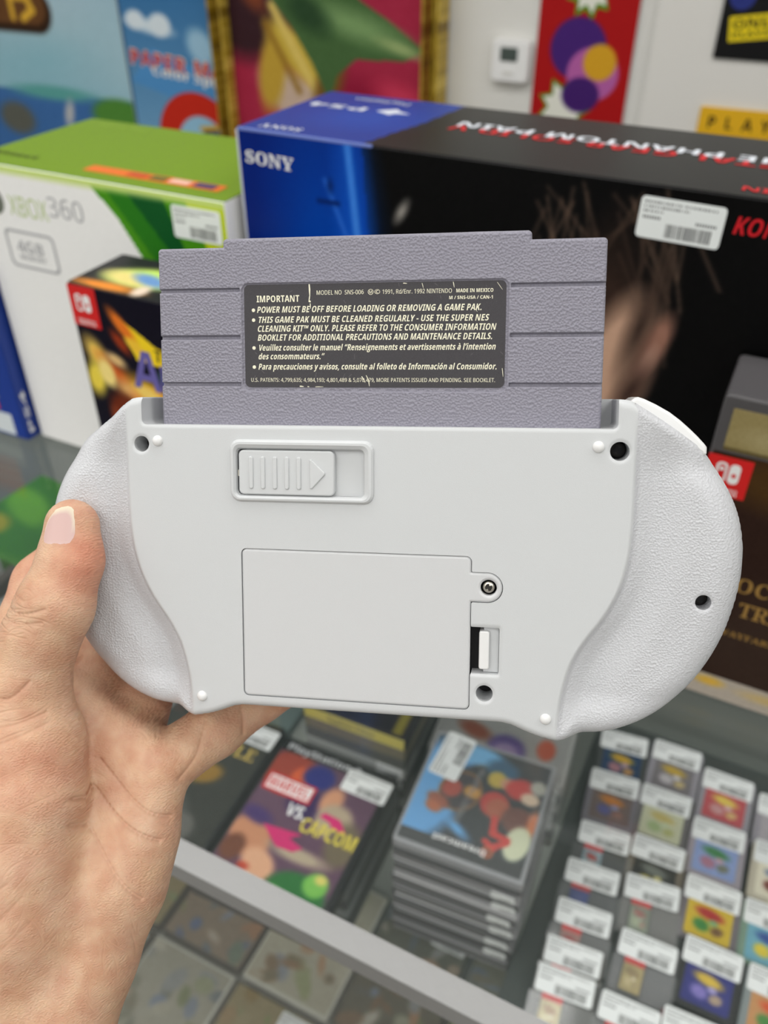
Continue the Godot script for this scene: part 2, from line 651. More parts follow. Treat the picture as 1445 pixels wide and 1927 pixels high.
func console() -> void:
	var o := thing("handheld_console", "light grey oval handheld games console seen from the back, held in the hand", "games console", CON)
	var half := smooth_line(pts([73.0, 8.0, 76.0, 7.6, 79.0, 6.0, 85.5, 1.9, 92.0, -2.6, 97.4, -6.6, 101.5, -11.6, 105.5, -17.8, 108.5, -24.3, 110.2, -30.9, 110.9, -37.9, 110.6, -45.5, 109.2, -53.8, 106.6, -62.9, 102.6, -71.4, 97.0, -79.6, 90.0, -86.0, 82.0, -90.6, 73.5, -93.6, 65.0, -95.2, 59.5, -95.6, 56.0, -95.0, 52.8, -94.3, 48.6, -92.9, 44.2, -91.2, 40.0, -90.7, 30.0, -90.7]), 3)
	half.insert(0, Vector2(0, 8.0))
	half.append(Vector2(0, -90.8))
	var outline := mirrored(half)
	var phalf := smooth_line(pts([78.0, 4.6, 78.0, -6.0, 78.1, -17.0, 77.9, -29.0, 77.1, -38.5, 74.9, -47.5, 70.8, -56.0, 65.8, -63.3, 62.0, -70.4, 59.9, -78.0, 58.8, -85.0, 58.2, -92.0, 58.0, -99.0]), 3)
	var pl2 := PackedVector2Array([Vector2(0, 14), Vector2(74.0, 14), Vector2(76.6, 8.5)])
	pl2.append_array(phalf)
	pl2.append(Vector2(0, -105))
	var plate := mirrored(pl2)
	var nx := 453
	var ny := 216
	var xs := PackedFloat32Array()
	var ys := PackedFloat32Array()
	for i in nx:
		xs.append((i - 226) * 0.5)
	for j in ny:
		ys.append(-97.8 + j * 0.5)
	var DO := PackedFloat32Array()
	var DP := PackedFloat32Array()
	DO.resize(nx * ny); DP.resize(nx * ny)
	for j in ny:
		for i in range(226, nx):
			var p := Vector2(xs[i], ys[j])
			var a := psd(p, outline)
			var b := psd(p, plate)
			DO[j * nx + i] = a; DO[j * nx + 452 - i] = a
			DP[j * nx + i] = b; DP[j * nx + 452 - i] = b
	var Z := PackedFloat32Array()
	var FH := PackedFloat32Array()
	Z.resize(nx * ny); FH.resize(nx * ny)
	for j in ny:
		var y := ys[j]
		for i in nx:
			var x := xs[i]
			var k := j * nx + i
			var q := -DP[k]
			var d := DO[k]
			var deep := 1.0 + 0.55 * sstep(-35, -70, y)
			var z := -(2.3 * sstep(-0.9, 1.5, q) + 2.2 * deep * sstep(-0.6, 7.5, q)) * (1.0 - 0.72 * sstep(-80, -95, y)) * (1.0 - 0.8 * sstep(-14, 5, y)) + 1.7 * sstep(5.5, 17, q) * (1.0 - sstep(-20, 0, y))
			var r := lerpf(2.4, lerpf(10.0, 2.6 if x > 0 else 7.0, sstep(-13, -1, y)), sstep(0, 9, q))
			if d < r:
				var e := r - maxf(d, 0.0)
				z -= r - sqrt(maxf(0.0, r * r - e * e * 0.985))
			var hole := minf(minf(rsd(x, y, -72.7, -0.5, 72.7, 30, 1.6), rsd(x, y, -41.4, -21.9, -1.3, -7.7, 1.4)), rsd(x, y, 31.6, -75.3, 40.4, -60.6, 0.4))
			var cd := 9.0
			for h in HOLES:
				cd = minf(cd, Vector2(x - h[0], y - h[1]).length() - h[2])
			hole = minf(hole, cd)
			var near := minf(hole, 9)
			if near < 0.9:
				var t := 1.0 - maxf(near, 0.0) / 0.9
				z -= 0.45 * t * t
			hole = minf(hole, door_sd(x, y) - 0.16)
			Z[k] = z
			FH[k] = minf(d, hole)
	var N := grid_normals(xs, ys, Z)
	var bottom := func(x: float, y: float) -> float:
		if x > -73.5 and x < 73.5 and y > -1.2:
			return -25.0
		if door_sd(x, y) < 0.6:
			return -1.4
		for h in HOLES:
			if Vector2(x - h[0], y - h[1]).length() < h[2] + 0.6:
				return -10.0
		if rsd(x, y, -41.4, -21.9, -1.3, -7.7, 1.4) < 0.6:
			return -2.4
		if rsd(x, y, 31.6, -75.3, 40.4, -60.6, 0.4) < 0.6:
			return -6.0
		return -25.0
	var GR := PackedFloat32Array()
	GR.resize(nx * ny)
	for k in nx * ny:
		GR[k] = -DP[k]
	part("back_plate", field(xs, ys, Z, N, DP, FH, bottom), M.plate, o)
	part("grip", field(xs, ys, Z, N, GR, FH, bottom), M.grip, o).set_meta("label", "textured rounded grips either side of the plate")
	# front half, behind: the same outline with a rounded rim
	var fl := PackedVector2Array()
	for p in outline:
		fl.append(Vector2(-p.x, p.y) * 0.001)
	var front := part("front_shell", slab(MB.new(), fl, 0.0245, 0.0315, 0.0055, 4).mesh(), M.shell, o)
	front.rotation.y = PI
	# inner floor of the slot, and bottoms of the wells
	for h in HOLES:
		var well := part("screw_well", slab(MB.new(), circle(h[0] * 0.001, h[1] * 0.001, (h[2] + 0.3) * 0.001), -0.0106, -0.0098).mesh(), M.hole, o)
		if h[3] > 0:
			screw(o, h[0], h[1], -h[4], h[3], M.dark_steel)
	# battery cover
	var dp := door_poly(0.0)
	for k in dp.size():
		dp[k] = dp[k] * 0.001
	var door := part("battery_cover", door_mesh(), M.door, o)
	screw(door, 36.85, -48.35, -0.9, 1.75, M.steel)
	# scratches on it
	var sc := MB.new()
	for s in [[-32.2, -49.6, -31.0, -48.6, 0.16], [-31.6, -50.2, -31.2, -49.9, 0.1]]:
		var a := Vector2(s[0], s[1]) * 0.001
		var b := Vector2(s[2], s[3]) * 0.001
		var nn := (b - a).orthogonal().normalized() * float(s[4]) * 0.001
		slab(sc, PackedVector2Array([a - nn * 0.3, b - nn, b + nn, a + nn * 0.6]), -0.0003, -0.00008)
	part("scuff", sc.mesh(), M.grey, door)
	# slide switch
	var fr := part("switch_frame", ring(MB.new(), [[-43.7e-3, -24.1e-3, 1.9e-3, -4.7e-3, 3.2e-3, -0.1e-3], [-43.4e-3, -23.8e-3, 1.6e-3, -5.0e-3, 3.0e-3, 0.7e-3], [-42.9e-3, -23.3e-3, 1.1e-3, -5.5e-3, 2.6e-3, 1.2e-3], [-42.3e-3, -22.8e-3, 0.3e-3, -6.2e-3, 2.2e-3, 1.25e-3], [-41.7e-3, -22.2e-3, -1.0e-3, -7.3e-3, 1.6e-3, 0.5e-3], [-41.4e-3, -21.9e-3, -1.3e-3, -7.7e-3, 1.4e-3, -0.5e-3], [-41.4e-3, -21.9e-3, -1.3e-3, -7.7e-3, 1.4e-3, -2.2e-3]]).mesh(), M.shell, o)
	part("slide_floor", slab(MB.new(), rrect(-39.2e-3, -22.2e-3, -1.0e-3, -7.4e-3, 1.4e-3), -0.0026, -0.0016).mesh(), M.shell, o)
	var knob := part("slide_switch", slab(MB.new(), rrect(-40.75e-3, -21.75e-3, -10.35e-3, -7.95e-3, 1.6e-3, 5), -0.0015, 0.0007, 0.0006).mesh(), M.shell, o)
	for k in 5:
		var x := -36.65 + k * 3.8
		part("rib", slab(MB.new(), rrect((x - 0.72) * 1e-3, -19.95e-3, (x + 0.72) * 1e-3, -9.85e-3, 0.7e-3, 4), 0.0006, 0.00125, 0.0004).mesh(), M.shell, knob)
	part("arrow", slab(MB.new(), PackedVector2Array([Vector2(-18.0, -19.5) * 1e-3, Vector2(-17.3, -19.6) * 1e-3, Vector2(-13.2, -15.2) * 1e-3, Vector2(-13.2, -14.6) * 1e-3, Vector2(-17.4, -10.5) * 1e-3, Vector2(-18.0, -10.7) * 1e-3]), 0.0006, 0.00125, 0.0004).mesh(), M.shell, knob)
	part("switch_contact", slab(MB.new(), rrect(-41.25e-3, -16.2e-3, -40.6e-3, -14.2e-3, 0.2e-3), -0.0016, -0.0003).mesh(), M.steel, o)
	# catch of the battery cover
	part("catch_well", slab(MB.new(), rrect(31.5e-3, -75.4e-3, 40.5e-3, -60.5e-3, 0.3e-3), -0.0065, -0.0058).mesh(), M.hole, o)
	part("catch_ledge", slab(MB.new(), rrect(35.6e-3, -75.2e-3, 40.3e-3, -60.7e-3, 0.3e-3), -0.0058, -0.0022, 0.0003).mesh(), M.shell, o)
	part("catch", slab(MB.new(), rrect(34.3e-3, -73.9e-3, 37.4e-3, -61.9e-3, 0.7e-3, 4), -0.0058, -0.0004, 0.0005).mesh(), M.white_plastic, o)
	# round feet
	for p in [[-67.4, -5.6], [67.4, -5.6], [-54.8, -88.1], [54.8, -88.1]]:
		var prof := []
		for k in 7:
			var a := PI / 2 * k / 6
			prof.append(Vector2(1.75 * cos(a), 1.5 * sin(a) - 0.15) * 1e-3)
		part("foot", lathe(MB.new(), prof, p[0] * 1e-3, p[1] * 1e-3).mesh(), M.white_plastic, o)
	# shoulder buttons
	for s in [1, -1]:
		var pp := PackedVector2Array()
		var lift := 0.0 if s > 0 else -4.5
		for q in smooth_line(pts([75.5, 6.6, 77.6, 8.5, 80.2, 8.2, 87.5, 4.4, 93.2, -0.2, 97.6, -4.6, 98.4, -6.2, 97.6, -8.2, 92.0, -4.4, 85.2, 0.4, 78.5, 5.0, 75.5, 6.6]), 2):
			pp.append(Vector2(q.x * s + lift * 0.6 * s, q.y + lift) * 1e-3)
		part("shoulder_button", slab(MB.new(), pp, -0.0245, -0.0062 if s > 0 else -0.0180, 0.0011).mesh(), M.white_plastic, o)

const HOLES := [[-73.0, -6.6, 2.5, 1.6, 9.2], [73.4, -6.8, 2.75, 2.2, 7.5], [36.2, -81.4, 2.6, 0.0, 9.0], [99.1, -50.8, 2.3, 1.9, 8.6], [-99.1, -50.8, 2.3, 1.9, 8.6]]

func door_sd(x: float, y: float) -> float:   # positive outside the battery cover
	var a := rsd(x, y, -40.5, -86.8, 31.6, -39.0, 1.6)
	var b := rsd(x, y, 20.0, -52.85, 41.0, -43.75, 4.5)
	return minf(a, b)

func door_poly(inset: float) -> PackedVector2Array:
	var a := rrect(-40.5 + inset, -86.8 + inset, 31.6 - inset, -39.0 - inset, 1.6 - inset * 0.5, 5)
	var b := rrect(24.0, -52.85 + inset, 41.0 - inset, -43.75 - inset, 4.5 - inset, 10)
	var u := Geometry2D.merge_polygons(a, b)
	return u[0]

func door_mesh() -> ArrayMesh:
	var xs := PackedFloat32Array()
	var ys := PackedFloat32Array()
	var x := -41.0
	while x < 41.6:
		xs.append(x)
		x += 0.25 if x < -39.0 or x > 29.0 else 1.0
	var y := -87.2
	while y < -38.2:
		ys.append(y)
		y += 0.25 if y < -85.0 or (y > -54.0 and y < -42.0) or y > -41.0 else 1.0
	var Z := PackedFloat32Array()
	var FH := PackedFloat32Array()
	for yy in ys:
		for xx in xs:
			var d := -door_sd(xx, yy) - 0.05
			var h := Vector2(xx - 36.85, yy + 48.35).length() - 2.45
			var z := -0.05
			var e := 0.7 - clampf(d, 0, 0.7)
			z -= 0.7 - sqrt(maxf(0.0, 0.49 - e * e * 0.97))
			var e2 := 0.8 - clampf(h, 0, 0.8)
			z -= 0.5 * e2 * e2 / 0.64
			Z.append(z)
			FH.append(minf(d, h))
	return field(xs, ys, Z, grid_normals(xs, ys, Z), PackedFloat32Array(), FH, func(_x: float, _y: float) -> float: return -2.4)

func screw(parent: Node, x: float, y: float, z: float, r: float, m: Material) -> void:
	var prof := [Vector2(r, z - 2.0) * 1e-3, Vector2(r, z - 0.5) * 1e-3]
	for k in range(1, 5):
		var a := PI / 2 * k / 4
		prof.append(Vector2(r * cos(a) * 0.55 + r * 0.45 * (1 - k / 4.0), z - 0.5 + 0.5 * sin(a)) * 1e-3)
	var o := part("screw", lathe(MB.new(), prof, x * 1e-3, y * 1e-3, 20).mesh(), m, parent)
	if parent.get_parent() == self:
		var mb := MB.new()
		var w := r * 0.2
		var l := r * 0.62
		var cr := PackedVector2Array()
		for q in [[w, l], [-w, l], [-w, w], [-l, w], [-l, -w], [-w, -w], [-w, -l], [w, -l], [w, -w], [l, -w], [l, w], [w, w]]:
			cr.append((Vector2(q[0], q[1]).rotated(0.3) + Vector2(x, y)) * 1e-3)
		slab(mb, cr, (z - 0.3) * 1e-3, (z + 0.03) * 1e-3)
		part("cross_recess", mb.mesh(), M.hole, o)
	else:
		var mb := MB.new()
		var w := r * 0.2
		var l := r * 0.62
		var cr := PackedVector2Array()
		for q in [[w, l], [-w, l], [-w, w], [-l, w], [-l, -w], [-w, -w], [-w, -l], [w, -l], [w, -w], [l, -w], [l, w], [w, w]]:
			cr.append((Vector2(q[0], q[1]).rotated(0.3) + Vector2(x, y)) * 1e-3)
		slab(mb, cr, (z - 0.3) * 1e-3, (z + 0.03) * 1e-3)
		o.name = "cover_screw"
		part("cross_recess", mb.mesh(), M.dark_steel, parent)

# ------------------------------------------------------------------ the cartridge in its slot
func lines_for(lo: float, hi: float, step: float, edges: Array, fine: Array) -> PackedFloat32Array:
	var all := []
	var x := lo
	while x <= hi:
		all.append(x)
		x += step
	for e in edges:
		for d in [-0.4, -0.12, 0.12, 0.4]:
			all.append(e + d)
	for f in fine:
		x = f[0]
		while x <= f[1]:
			all.append(x)
			x += 0.25
	all.sort()
	var out := PackedFloat32Array()
	for v in all:
		if out.is_empty() or v - out[-1] > 0.06:
			out.append(v)
	return out

func cartridge() -> void:
	var o := thing("game_cartridge", "grey textured game cartridge with a dark warning label, pushed into the console", "game cartridge", CON * Transform3D(Basis(), Vector3(0, 0, -0.006)))
	var xs := lines_for(-69.5, 69.5, 1.1, [-41.8, 41.3, -68.2, 68.2, -46.9, 46.9], [[-42.0, -38.5], [38.5, 41.6], [-69.2, -66.5], [66.5, 69.2], [-48.5, -45.0], [45.0, 48.5]])
	var ys := lines_for(-33.0, 57.5, 1.1, [40.4, 41.45, 26.0, 27.1, 11.6, 12.65, 42.85, 9.9], [[9.6, 13.0], [40.0, 43.2], [52.0, 57.2]])
	var Z := PackedFloat32Array()
	var FH := PackedFloat32Array()
	for y in ys:
		for x in xs:
			var sd := maxf(rsd(x, y, -68.25, -45.0, 68.25, 53.8, 1.1), -1e9)
			sd = minf(sd, rsd(x, y, -46.9, -20.0, 46.9, 56.35, 1.2))
			var d := -sd
			var z := 0.0
			var e := 1.0 - clampf(d, 0.0, 1.0)
			z -= 1.0 - sqrt(maxf(0.0, 1.0 - e * e * 0.97))
			# recess of the label
			z -= 0.55 * (1 - sstep(-0.12, 0.12, rsd(x, y, -41.05, 9.9, 40.6, 42.85, 2.2)))
			# grooves
			for g in [[40.4, 41.45], [26.0, 27.1], [11.6, 12.65]]:
				if x < -41.8 + 0.3 or x > 41.3 - 0.3:
					var gx := rsd(x, y, -90, g[0], -41.8, g[1], 0.1) if x < 0 else rsd(x, y, 41.3, g[0], 90, g[1], 0.1)
					z -= 1.1 * (1 - sstep(-0.12, 0.14, gx))
			Z.append(z)
			FH.append(d)
	part("body", field(xs, ys, Z, grid_normals(xs, ys, Z), PackedFloat32Array(), FH, func(_x: float, _y: float) -> float: return -17.5), M.cart, o)
	var back := PackedVector2Array()
	for q in [[-68.2, -33], [68.2, -33], [68.2, 53.6], [46.9, 53.6], [46.9, 56.2], [-46.9, 56.2], [-46.9, 53.6], [-68.2, 53.6]]:
		back.append(Vector2(q[0], q[1]) * 1e-3)
	part("front_half", slab(MB.new(), back, -0.0180, -0.0172).mesh(), M.cart, o)
	for q in [[-38.2, -36.4], [28.4, 37.6]]:
		part("seam_notch", slab(MB.new(), rrect(q[0] * 1e-3, 55.6e-3, q[1] * 1e-3, 56.45e-3, 0.1e-3, 1), -0.0022, -0.0009).mesh(), M.dark_steel if q[0] < 0 else M.cart, o)
	# label: print wear is part of its picture
	var rng := RandomNumberGenerator.new()
	rng.seed = 9
	var wear := []
	for k in 40:
		var a := Vector2(rng.randf(), rng.randf() * 0.9)
		var b := a + Vector2(rng.randf_range(-0.012, 0.012), rng.randf_range(-0.04, 0.05))
		wear.append(["l", a.x, a.y, b.x, b.y, 0.0006, Color(0.62, 0.61, 0.6, 0.5), 0.001])
	var lm := art(640, 250, c8(72, 70, 73), wear, 0.03, 4, 0.38)
	var lab := part("label", slab(MB.new(), rrect(-40.4e-3, 11.25e-3, 39.9e-3, 42.45e-3, 1.6e-3, 5), -0.0008, -0.00035).mesh(), lm, o)
	var z := -0.00031
	var L := []
	var add := func(s: String, key: String, x0: float, x1: float, y: float, cap_h: float, shear: float):
		L.append([s, key, x0 * 1e-3, y * 1e-3, z, cap_h * 1e-3, (x1 - x0) * 1e-3, shear, 0.0])
	add.call("IMPORTANT", "sans bold", -36.36, -22.8, 37.13, 1.95, 0.0)
	add.call("MODEL NO  SNS-006", "sans", -17.31, -2.71, 39.1, 1.3, 0.0)
	add.call("M", "sans", -1.0, -0.15, 39.25, 0.85, 0.0)
	add.call("©", "sans", 0.6, 2.3, 39.05, 1.35, 0.0)
	add.call("1991, Rd/Enr. 1992 NINTENDO", "sans", 3.04, 23.9, 39.05, 1.3, 0.0)
	add.call("MADE IN MEXICO", "sans bold", 25.24, 36.1, 39.15, 1.05, 0.0)
	add.call("M / SNS-USA / CAN-1", "sans bold", 23.15, 36.0, 37.2, 0.95, 0.0)
	add.call("POWER MUST BE OFF BEFORE LOADING OR REMOVING A GAME PAK.", "sans bold", -36.3, 32.71, 33.95, 1.85, 0.2)
	add.call("THIS GAME PAK MUST BE CLEANED REGULARLY - USE THE SUPER NES", "sans bold", -36.1, 34.77, 30.9, 1.85, 0.2)
	add.call("CLEANING KIT™ ONLY. PLEASE REFER TO THE CONSUMER INFORMATION", "sans bold", -36.27, 36.88, 28.2, 1.85, 0.2)
	add.call("BOOKLET FOR ADDITIONAL PRECAUTIONS AND MAINTENANCE DETAILS.", "sans bold", -36.2, 36.0, 25.5, 1.85, 0.2)
	add.call("Veuillez consulter le manuel “Renseignements et avertissements à l’intention", "sans bold", -36.07, 36.95, 22.45, 1.8, 0.2)
	add.call("des consommateurs.”", "sans bold", -36.1, -15.23, 19.78, 1.8, 0.2)
	add.call("Para precauciones y avisos, consulte al folleto de Información al Consumidor.", "sans bold", -36.1, 37.5, 16.65, 1.8, 0.2)
	add.call("U.S. PATENTS: 4,799,635; 4,984,193; 4,801,489 & 5,070,479, MORE PATENTS ISSUED AND PENDING. SEE BOOKLET.", "sans", -38.5, 37.16, 12.9, 1.2, 0.0)
	lettering(lab, L, M.cream)
	for y in [34.76, 31.76, 23.3, 17.44]:
		part("bullet_point", slab(MB.new(), circle(-37.45e-3, y * 1e-3, 0.55e-3, 14), -0.0004, z).mesh(), M.cream, lab)
	var rg := MB.new()
	var cm := []
	for k in 17:
		cm.append(Vector2(-0.57 + 0.85 * cos(TAU * k / 16), 39.7 + 0.85 * sin(TAU * k / 16)))
	for k in 16:
		var a: Vector2 = cm[k]
		var b: Vector2 = cm[k + 1]
		var c := Vector2(-0.57, 39.7)
		slab(rg, PackedVector2Array([a * 1e-3, b * 1e-3, (c + (b - c) * 0.84) * 1e-3, (c + (a - c) * 0.84) * 1e-3]), -0.0004, z)
	# scraped places where the paper shows
	for sp in [[-19.6, 42.3, -19.45, 38.6, 0.22], [-19.5, 38.8, -19.75, 37.2, 0.16], [-19.8, 37.4, -19.2, 37.0, 0.28], [-19.35, 36.6, -19.25, 35.0, 0.12], [9.3, 42.1, 10.5, 42.0, 0.12], [-22.9, 11.6, -21.6, 11.45, 0.16], [-20.4, 11.5, -19.8, 11.4, 0.12], [-17.9, 11.4, -15.4, 11.42, 0.09], [-3.3, 14.6, -2.3, 12.9, 0.12], [-1.9, 14.9, -1.1, 13.2, 0.1], [-1.2, 13.8, -0.9, 11.6, 0.13], [24.3, 42.2, 24.6, 40.6, 0.1], [15.0, 42.0, 15.4, 40.6, 0.08], [-0.2, 18.2, 0.1, 17.0, 0.08], [30.6, 34.6, 31.6, 33.4, 0.05], [37.2, 41.9, 38.8, 39.7, 0.06], [39.2, 17.0, 39.5, 14.5, 0.08]]:
		var a := Vector2(sp[0], sp[1]) * 1e-3
		var b := Vector2(sp[2], sp[3]) * 1e-3
		var nn := (b - a).orthogonal().normalized() * float(sp[4]) * 1e-3
		slab(rg, PackedVector2Array([a - nn * 0.7, a.lerp(b, 0.4) - nn * 1.2, b - nn * 0.4, b + nn * 0.5, a.lerp(b, 0.6) + nn, a + nn]), -0.0004, z)
	part("scraped_print", rg.mesh(), M.cream, lab).set_meta("kind", "stuff")

# ------------------------------------------------------------------ the hand
const J := {"T0":[2.3,82.2,13.0,8.5], "T1":[2.1,71.2,14.0,9.7], "T2":[-2.4,56.9,15.0,11.5], "T3":[-7.3,46.7,15.0,11.6], "T4":[-14.0,29.5,13.0,14.6],
	"H1":[-13.6,12.5,13.0,19.0], "H2":[-13.4,-3.9,15.0,19.9], "H3":[-15.6,-21.6,17.0,20.9], "H4":[-16.5,-39.1,19.0,19.1],
	"W1":[-25.7,-83.6,17.0,20.1], "W2":[-7.3,-81.5,15.0,16.9], "Y1":[2.9,-58.2,8.0,16.4], "Y2":[10.4,-34.8,2.0,17.7], "Y3":[17.2,-20.3,-2.0,14.0],
	"P0":[22.1,-3.0,-7.0,10.9], "P1":[41.5,8.8,-20.0,9.9], "P2":[56.3,18.3,-29.0,9.0], "P3":[68.7,24.7,-29.0,8.3],
	"I0":[-28.9,25.8,-13.0,13.4], "I1":[-25.7,59.9,-33.0,10.7], "I2":[-10.3,77.2,-40.0,9.8], "I3":[4.0,87.4,-33.0,8.9],
	"M0":[-7.2,10.4,-15.0,13.9], "M1":[-2.2,39.1,-37.0,11.3], "M2":[15.9,56.8,-36.0,9.8], "M3":[32.2,67.0,-32.0,9.0],
	"R0":[9.3,1.6,-13.0,13.4], "R1":[13.9,25.4,-37.0,10.5], "R2":[34.0,36.3,-35.0,9.6], "R3":[49.3,44.5,-32.0,8.8],
	"F1":[-40.3,-116.8,30.0,25.5], "F2":[-17.8,-112.7,27.0,24.2], "G1":[-62.0,-178.0,52.0,29.0], "G2":[-36.0,-174.0,48.0,27.0]}
# bone from, to, blend
const BONES := [["G1", "F1", 12], ["G2", "F2", 12], ["F1", "W1", 12], ["F2", "W2", 12], ["F1", "F2", 12], ["W1", "W2", 12], ["W2", "Y1", 10], ["Y1", "Y2", 10], ["Y2", "Y3", 10], ["Y3", "P0", 8], ["W2", "R0", 10], ["W2", "M0", 10], ["W1", "M0", 10], ["W1", "I0", 10], ["I0", "M0", 8], ["M0", "R0", 8], ["R0", "P0", 8],
	["W1", "H4", 9], ["H4", "H3", 9], ["H3", "H2", 4], ["H2", "H1", 3], ["H1", "T4", 3], ["T4", "T3", 4], ["T3", "T2", 4], ["T2", "T1", 4], ["T1", "T0", 4],
	["I0", "I1", 4], ["I1", "I2", 3], ["I2", "I3", 3], ["M0", "M1", 3], ["M1", "M2", 3], ["M2", "M3", 3], ["R0", "R1", 3], ["R1", "R2", 3], ["R2", "R3", 3], ["P0", "P1", 2], ["P1", "P2", 3], ["P2", "P3", 3]]
# folds of the skin: points (x, y in mm), width, depth
const FOLDS := [[[5.5, -2.0, 12.0, -8.0, 21.0, -15.0, 29.0, -20.0], 0.9, 0.7], [[5.0, -10.0, 12.0, -19.0, 20.0, -30.0, 25.0, -36.0], 0.8, 0.5], [[8.0, 5.0, 16.0, -3.0, 24.0, -10.0, 31.0, -14.0], 0.8, 0.6],
	[[-22.0, 33.0, -12.0, 30.0, -6.0, 35.0], 0.7, 0.5], [[-18.0, 58.5, -9.0, 55.5, -1.0, 57.0], 0.6, 0.55], [[-17.0, 55.0, -10.0, 52.5, -2.0, 53.0], 0.6, 0.45], [[-16.0, 62.0, -8.0, 59.5], 0.5, 0.3],
	[[-26.0, 22.0, -12.0, 22.0, -2.0, 25.0], 0.7, 0.35], [[-30.0, 16.0, -14.0, 17.0, -1.0, 22.0], 0.6, 0.3], [[-28.0, -42.0, -14.0, -36.0, -4.0, -26.0], 0.7, 0.22], [[-30.0, -50.0, -14.0, -44.0, -2.0, -34.0], 0.7, 0.18], [[-30.0, -34.0, -18.0, -28.0, -8.0, -22.0], 0.6, 0.25],
	[[-20.0, -62.0, -6.0, -68.0, 6.0, -78.0], 1.0, 0.5], [[33.0, -3.0, 38.0, 4.0, 40.0, 14.0], 0.8, 0.4], [[52.0, 8.0, 52.0, 14.0, 50.0, 22.0], 0.8, 0.4]]

func hand() -> void:
	var xf := Transform3D(Basis(Vector3.RIGHT, -deg_to_rad(37.3)), Vector3(-0.10198, 1.25836, -0.1742))
	var c := 1.3
	var lo := Vector3(-94, -208, -56)
	var n := Vector3i(135, 234, 109)
	var G := PackedFloat32Array()
	G.resize(n.x * n.y * n.z)
	G.fill(1000.0)
	for b in BONES:
		var ja: Array = J[b[0]]
		var jb: Array = J[b[1]]
		var a := Vector3(ja[0], ja[1], ja[2])
		var e := Vector3(jb[0], jb[1], jb[2]) - a
		var ra: float = ja[3]
		var rb: float = jb[3]
		var k: float = b[2]
		var pad := maxf(ra, rb) + k + 3.0
		var l := ((a.min(a + e) - Vector3.ONE * pad - lo) / c).floor()
		var h := ((a.max(a + e) + Vector3.ONE * pad - lo) / c).ceil()
		var ee := e.length_squared()
		for z in range(maxi(0, int(l.z)), mini(n.z, int(h.z))):
			for y in range(maxi(0, int(l.y)), mini(n.y, int(h.y))):
				var row := (z * n.y + y) * n.x
				for x in range(maxi(0, int(l.x)), mini(n.x, int(h.x))):
					var w := lo + Vector3(x, y, z) * c - a
					var t := clampf(w.dot(e) / ee, 0.0, 1.0)
					var d := (w - e * t).length() - ra - (rb - ra) * t
					var g := G[row + x]
					var q := k - absf(d - g)
					if q > 0.0:
						G[row + x] = minf(d, g) - q * q / (4.0 * k)
					elif d < g:
						G[row + x] = d
	# surface nets
	var id := PackedInt32Array()
	id.resize(G.size())
	id.fill(-1)
	var P := PackedVector3Array()
	var sx := 1
	var sy := n.x
	var sz := n.x * n.y
	var co := PackedInt32Array([0, sx, sy, sx + sy, sz, sx + sz, sy + sz, sx + sy + sz])
	var eg := [[0, 1], [0, 2], [0, 4], [1, 3], [1, 5], [2, 3], [2, 6], [4, 5], [4, 6], [3, 7], [5, 7], [6, 7]]
	var cv := [Vector3(0, 0, 0), Vector3(1, 0, 0), Vector3(0, 1, 0), Vector3(1, 1, 0), Vector3(0, 0, 1), Vector3(1, 0, 1), Vector3(0, 1, 1), Vector3(1, 1, 1)]
	for z in n.z - 1:
		for y in n.y - 1:
			for x in n.x - 1:
				var k := z * sz + y * sy + x
				var g0 := G[k]
				if g0 > 4.0 or g0 < -4.0:
					continue
				var neg := 0
				for q in 8:
					if G[k + co[q]] < 0:
						neg += 1
				if neg == 0 or neg == 8:
					continue
				var s := Vector3.ZERO
				var m := 0
				for ed in eg:
					var fa := G[k + co[ed[0]]]
					var fb := G[k + co[ed[1]]]
					if (fa < 0) != (fb < 0):
						s += (cv[ed[0]] as Vector3).lerp(cv[ed[1]], fa / (fa - fb))
						m += 1
				id[k] = P.size()
				P.append(lo + (Vector3(x, y, z) + s / m) * c)
	var I := PackedInt32Array()
	for z in range(1, n.z - 1):
		for y in range(1, n.y - 1):
			for x in range(1, n.x - 1):
				var k := z * sz + y * sy + x
				var g := G[k]
				if g > 4.0 or g < -4.0:
					continue
				for ax in 3:
					var d1: int = [sx, sy, sz][ax]
					if (g < 0) == (G[k + d1] < 0):
						continue
					var d2: int = [sy, sz, sx][ax]
					var d3: int = [sz, sx, sy][ax]
					var q0 := id[k]
					var q1 := id[k - d2]
					var q2 := id[k - d2 - d3]
					var q3 := id[k - d3]
					if q0 < 0 or q1 < 0 or q2 < 0 or q3 < 0:
						continue
					I.append_array(PackedInt32Array([q0, q1, q2, q0, q2, q3]))
	# vertex normals from the field, then folds, then normals from the faces
	var Nf := hand_normals(P, I, G, lo, c, n)
	var folds := []
	for f in FOLDS:
		folds.append([smooth_line(pts(f[0]), 4), f[1], f[2]])
	var nz := FastNoiseLite.new()
	nz.seed = 12
	nz.frequency = 0.045
	for k in P.size():
		if Nf[k].z < 0.1:
			continue
		var p2 := Vector2(P[k].x, P[k].y)
		var sink := 0.0
		for f in folds:
			var L: PackedVector2Array = f[0]
			var best := 1e9
			for q in L.size() - 1:
				var e := L[q + 1] - L[q]
				var w := p2 - L[q]
				best = minf(best, (w - e * clampf(w.dot(e) / e.length_squared(), 0, 1)).length_squared())
			var ww: float = f[1]
			if best < ww * ww * 9:
				sink += float(f[2]) * exp(-best / (ww * ww))
		P[k] -= Nf[k] * (sink + 0.25 * nz.get_noise_3dv(P[k]))
	var mb := MB.new()
	mb.colored = true
	var N := face_normals(P, I, Nf)
	for k in P.size():
		mb.vert(P[k] * 0.001, N[k], Vector2((P[k].x + 75.0) / 153.6, (92.0 - P[k].y) / 224.0), skin(P[k], N[k], nz))
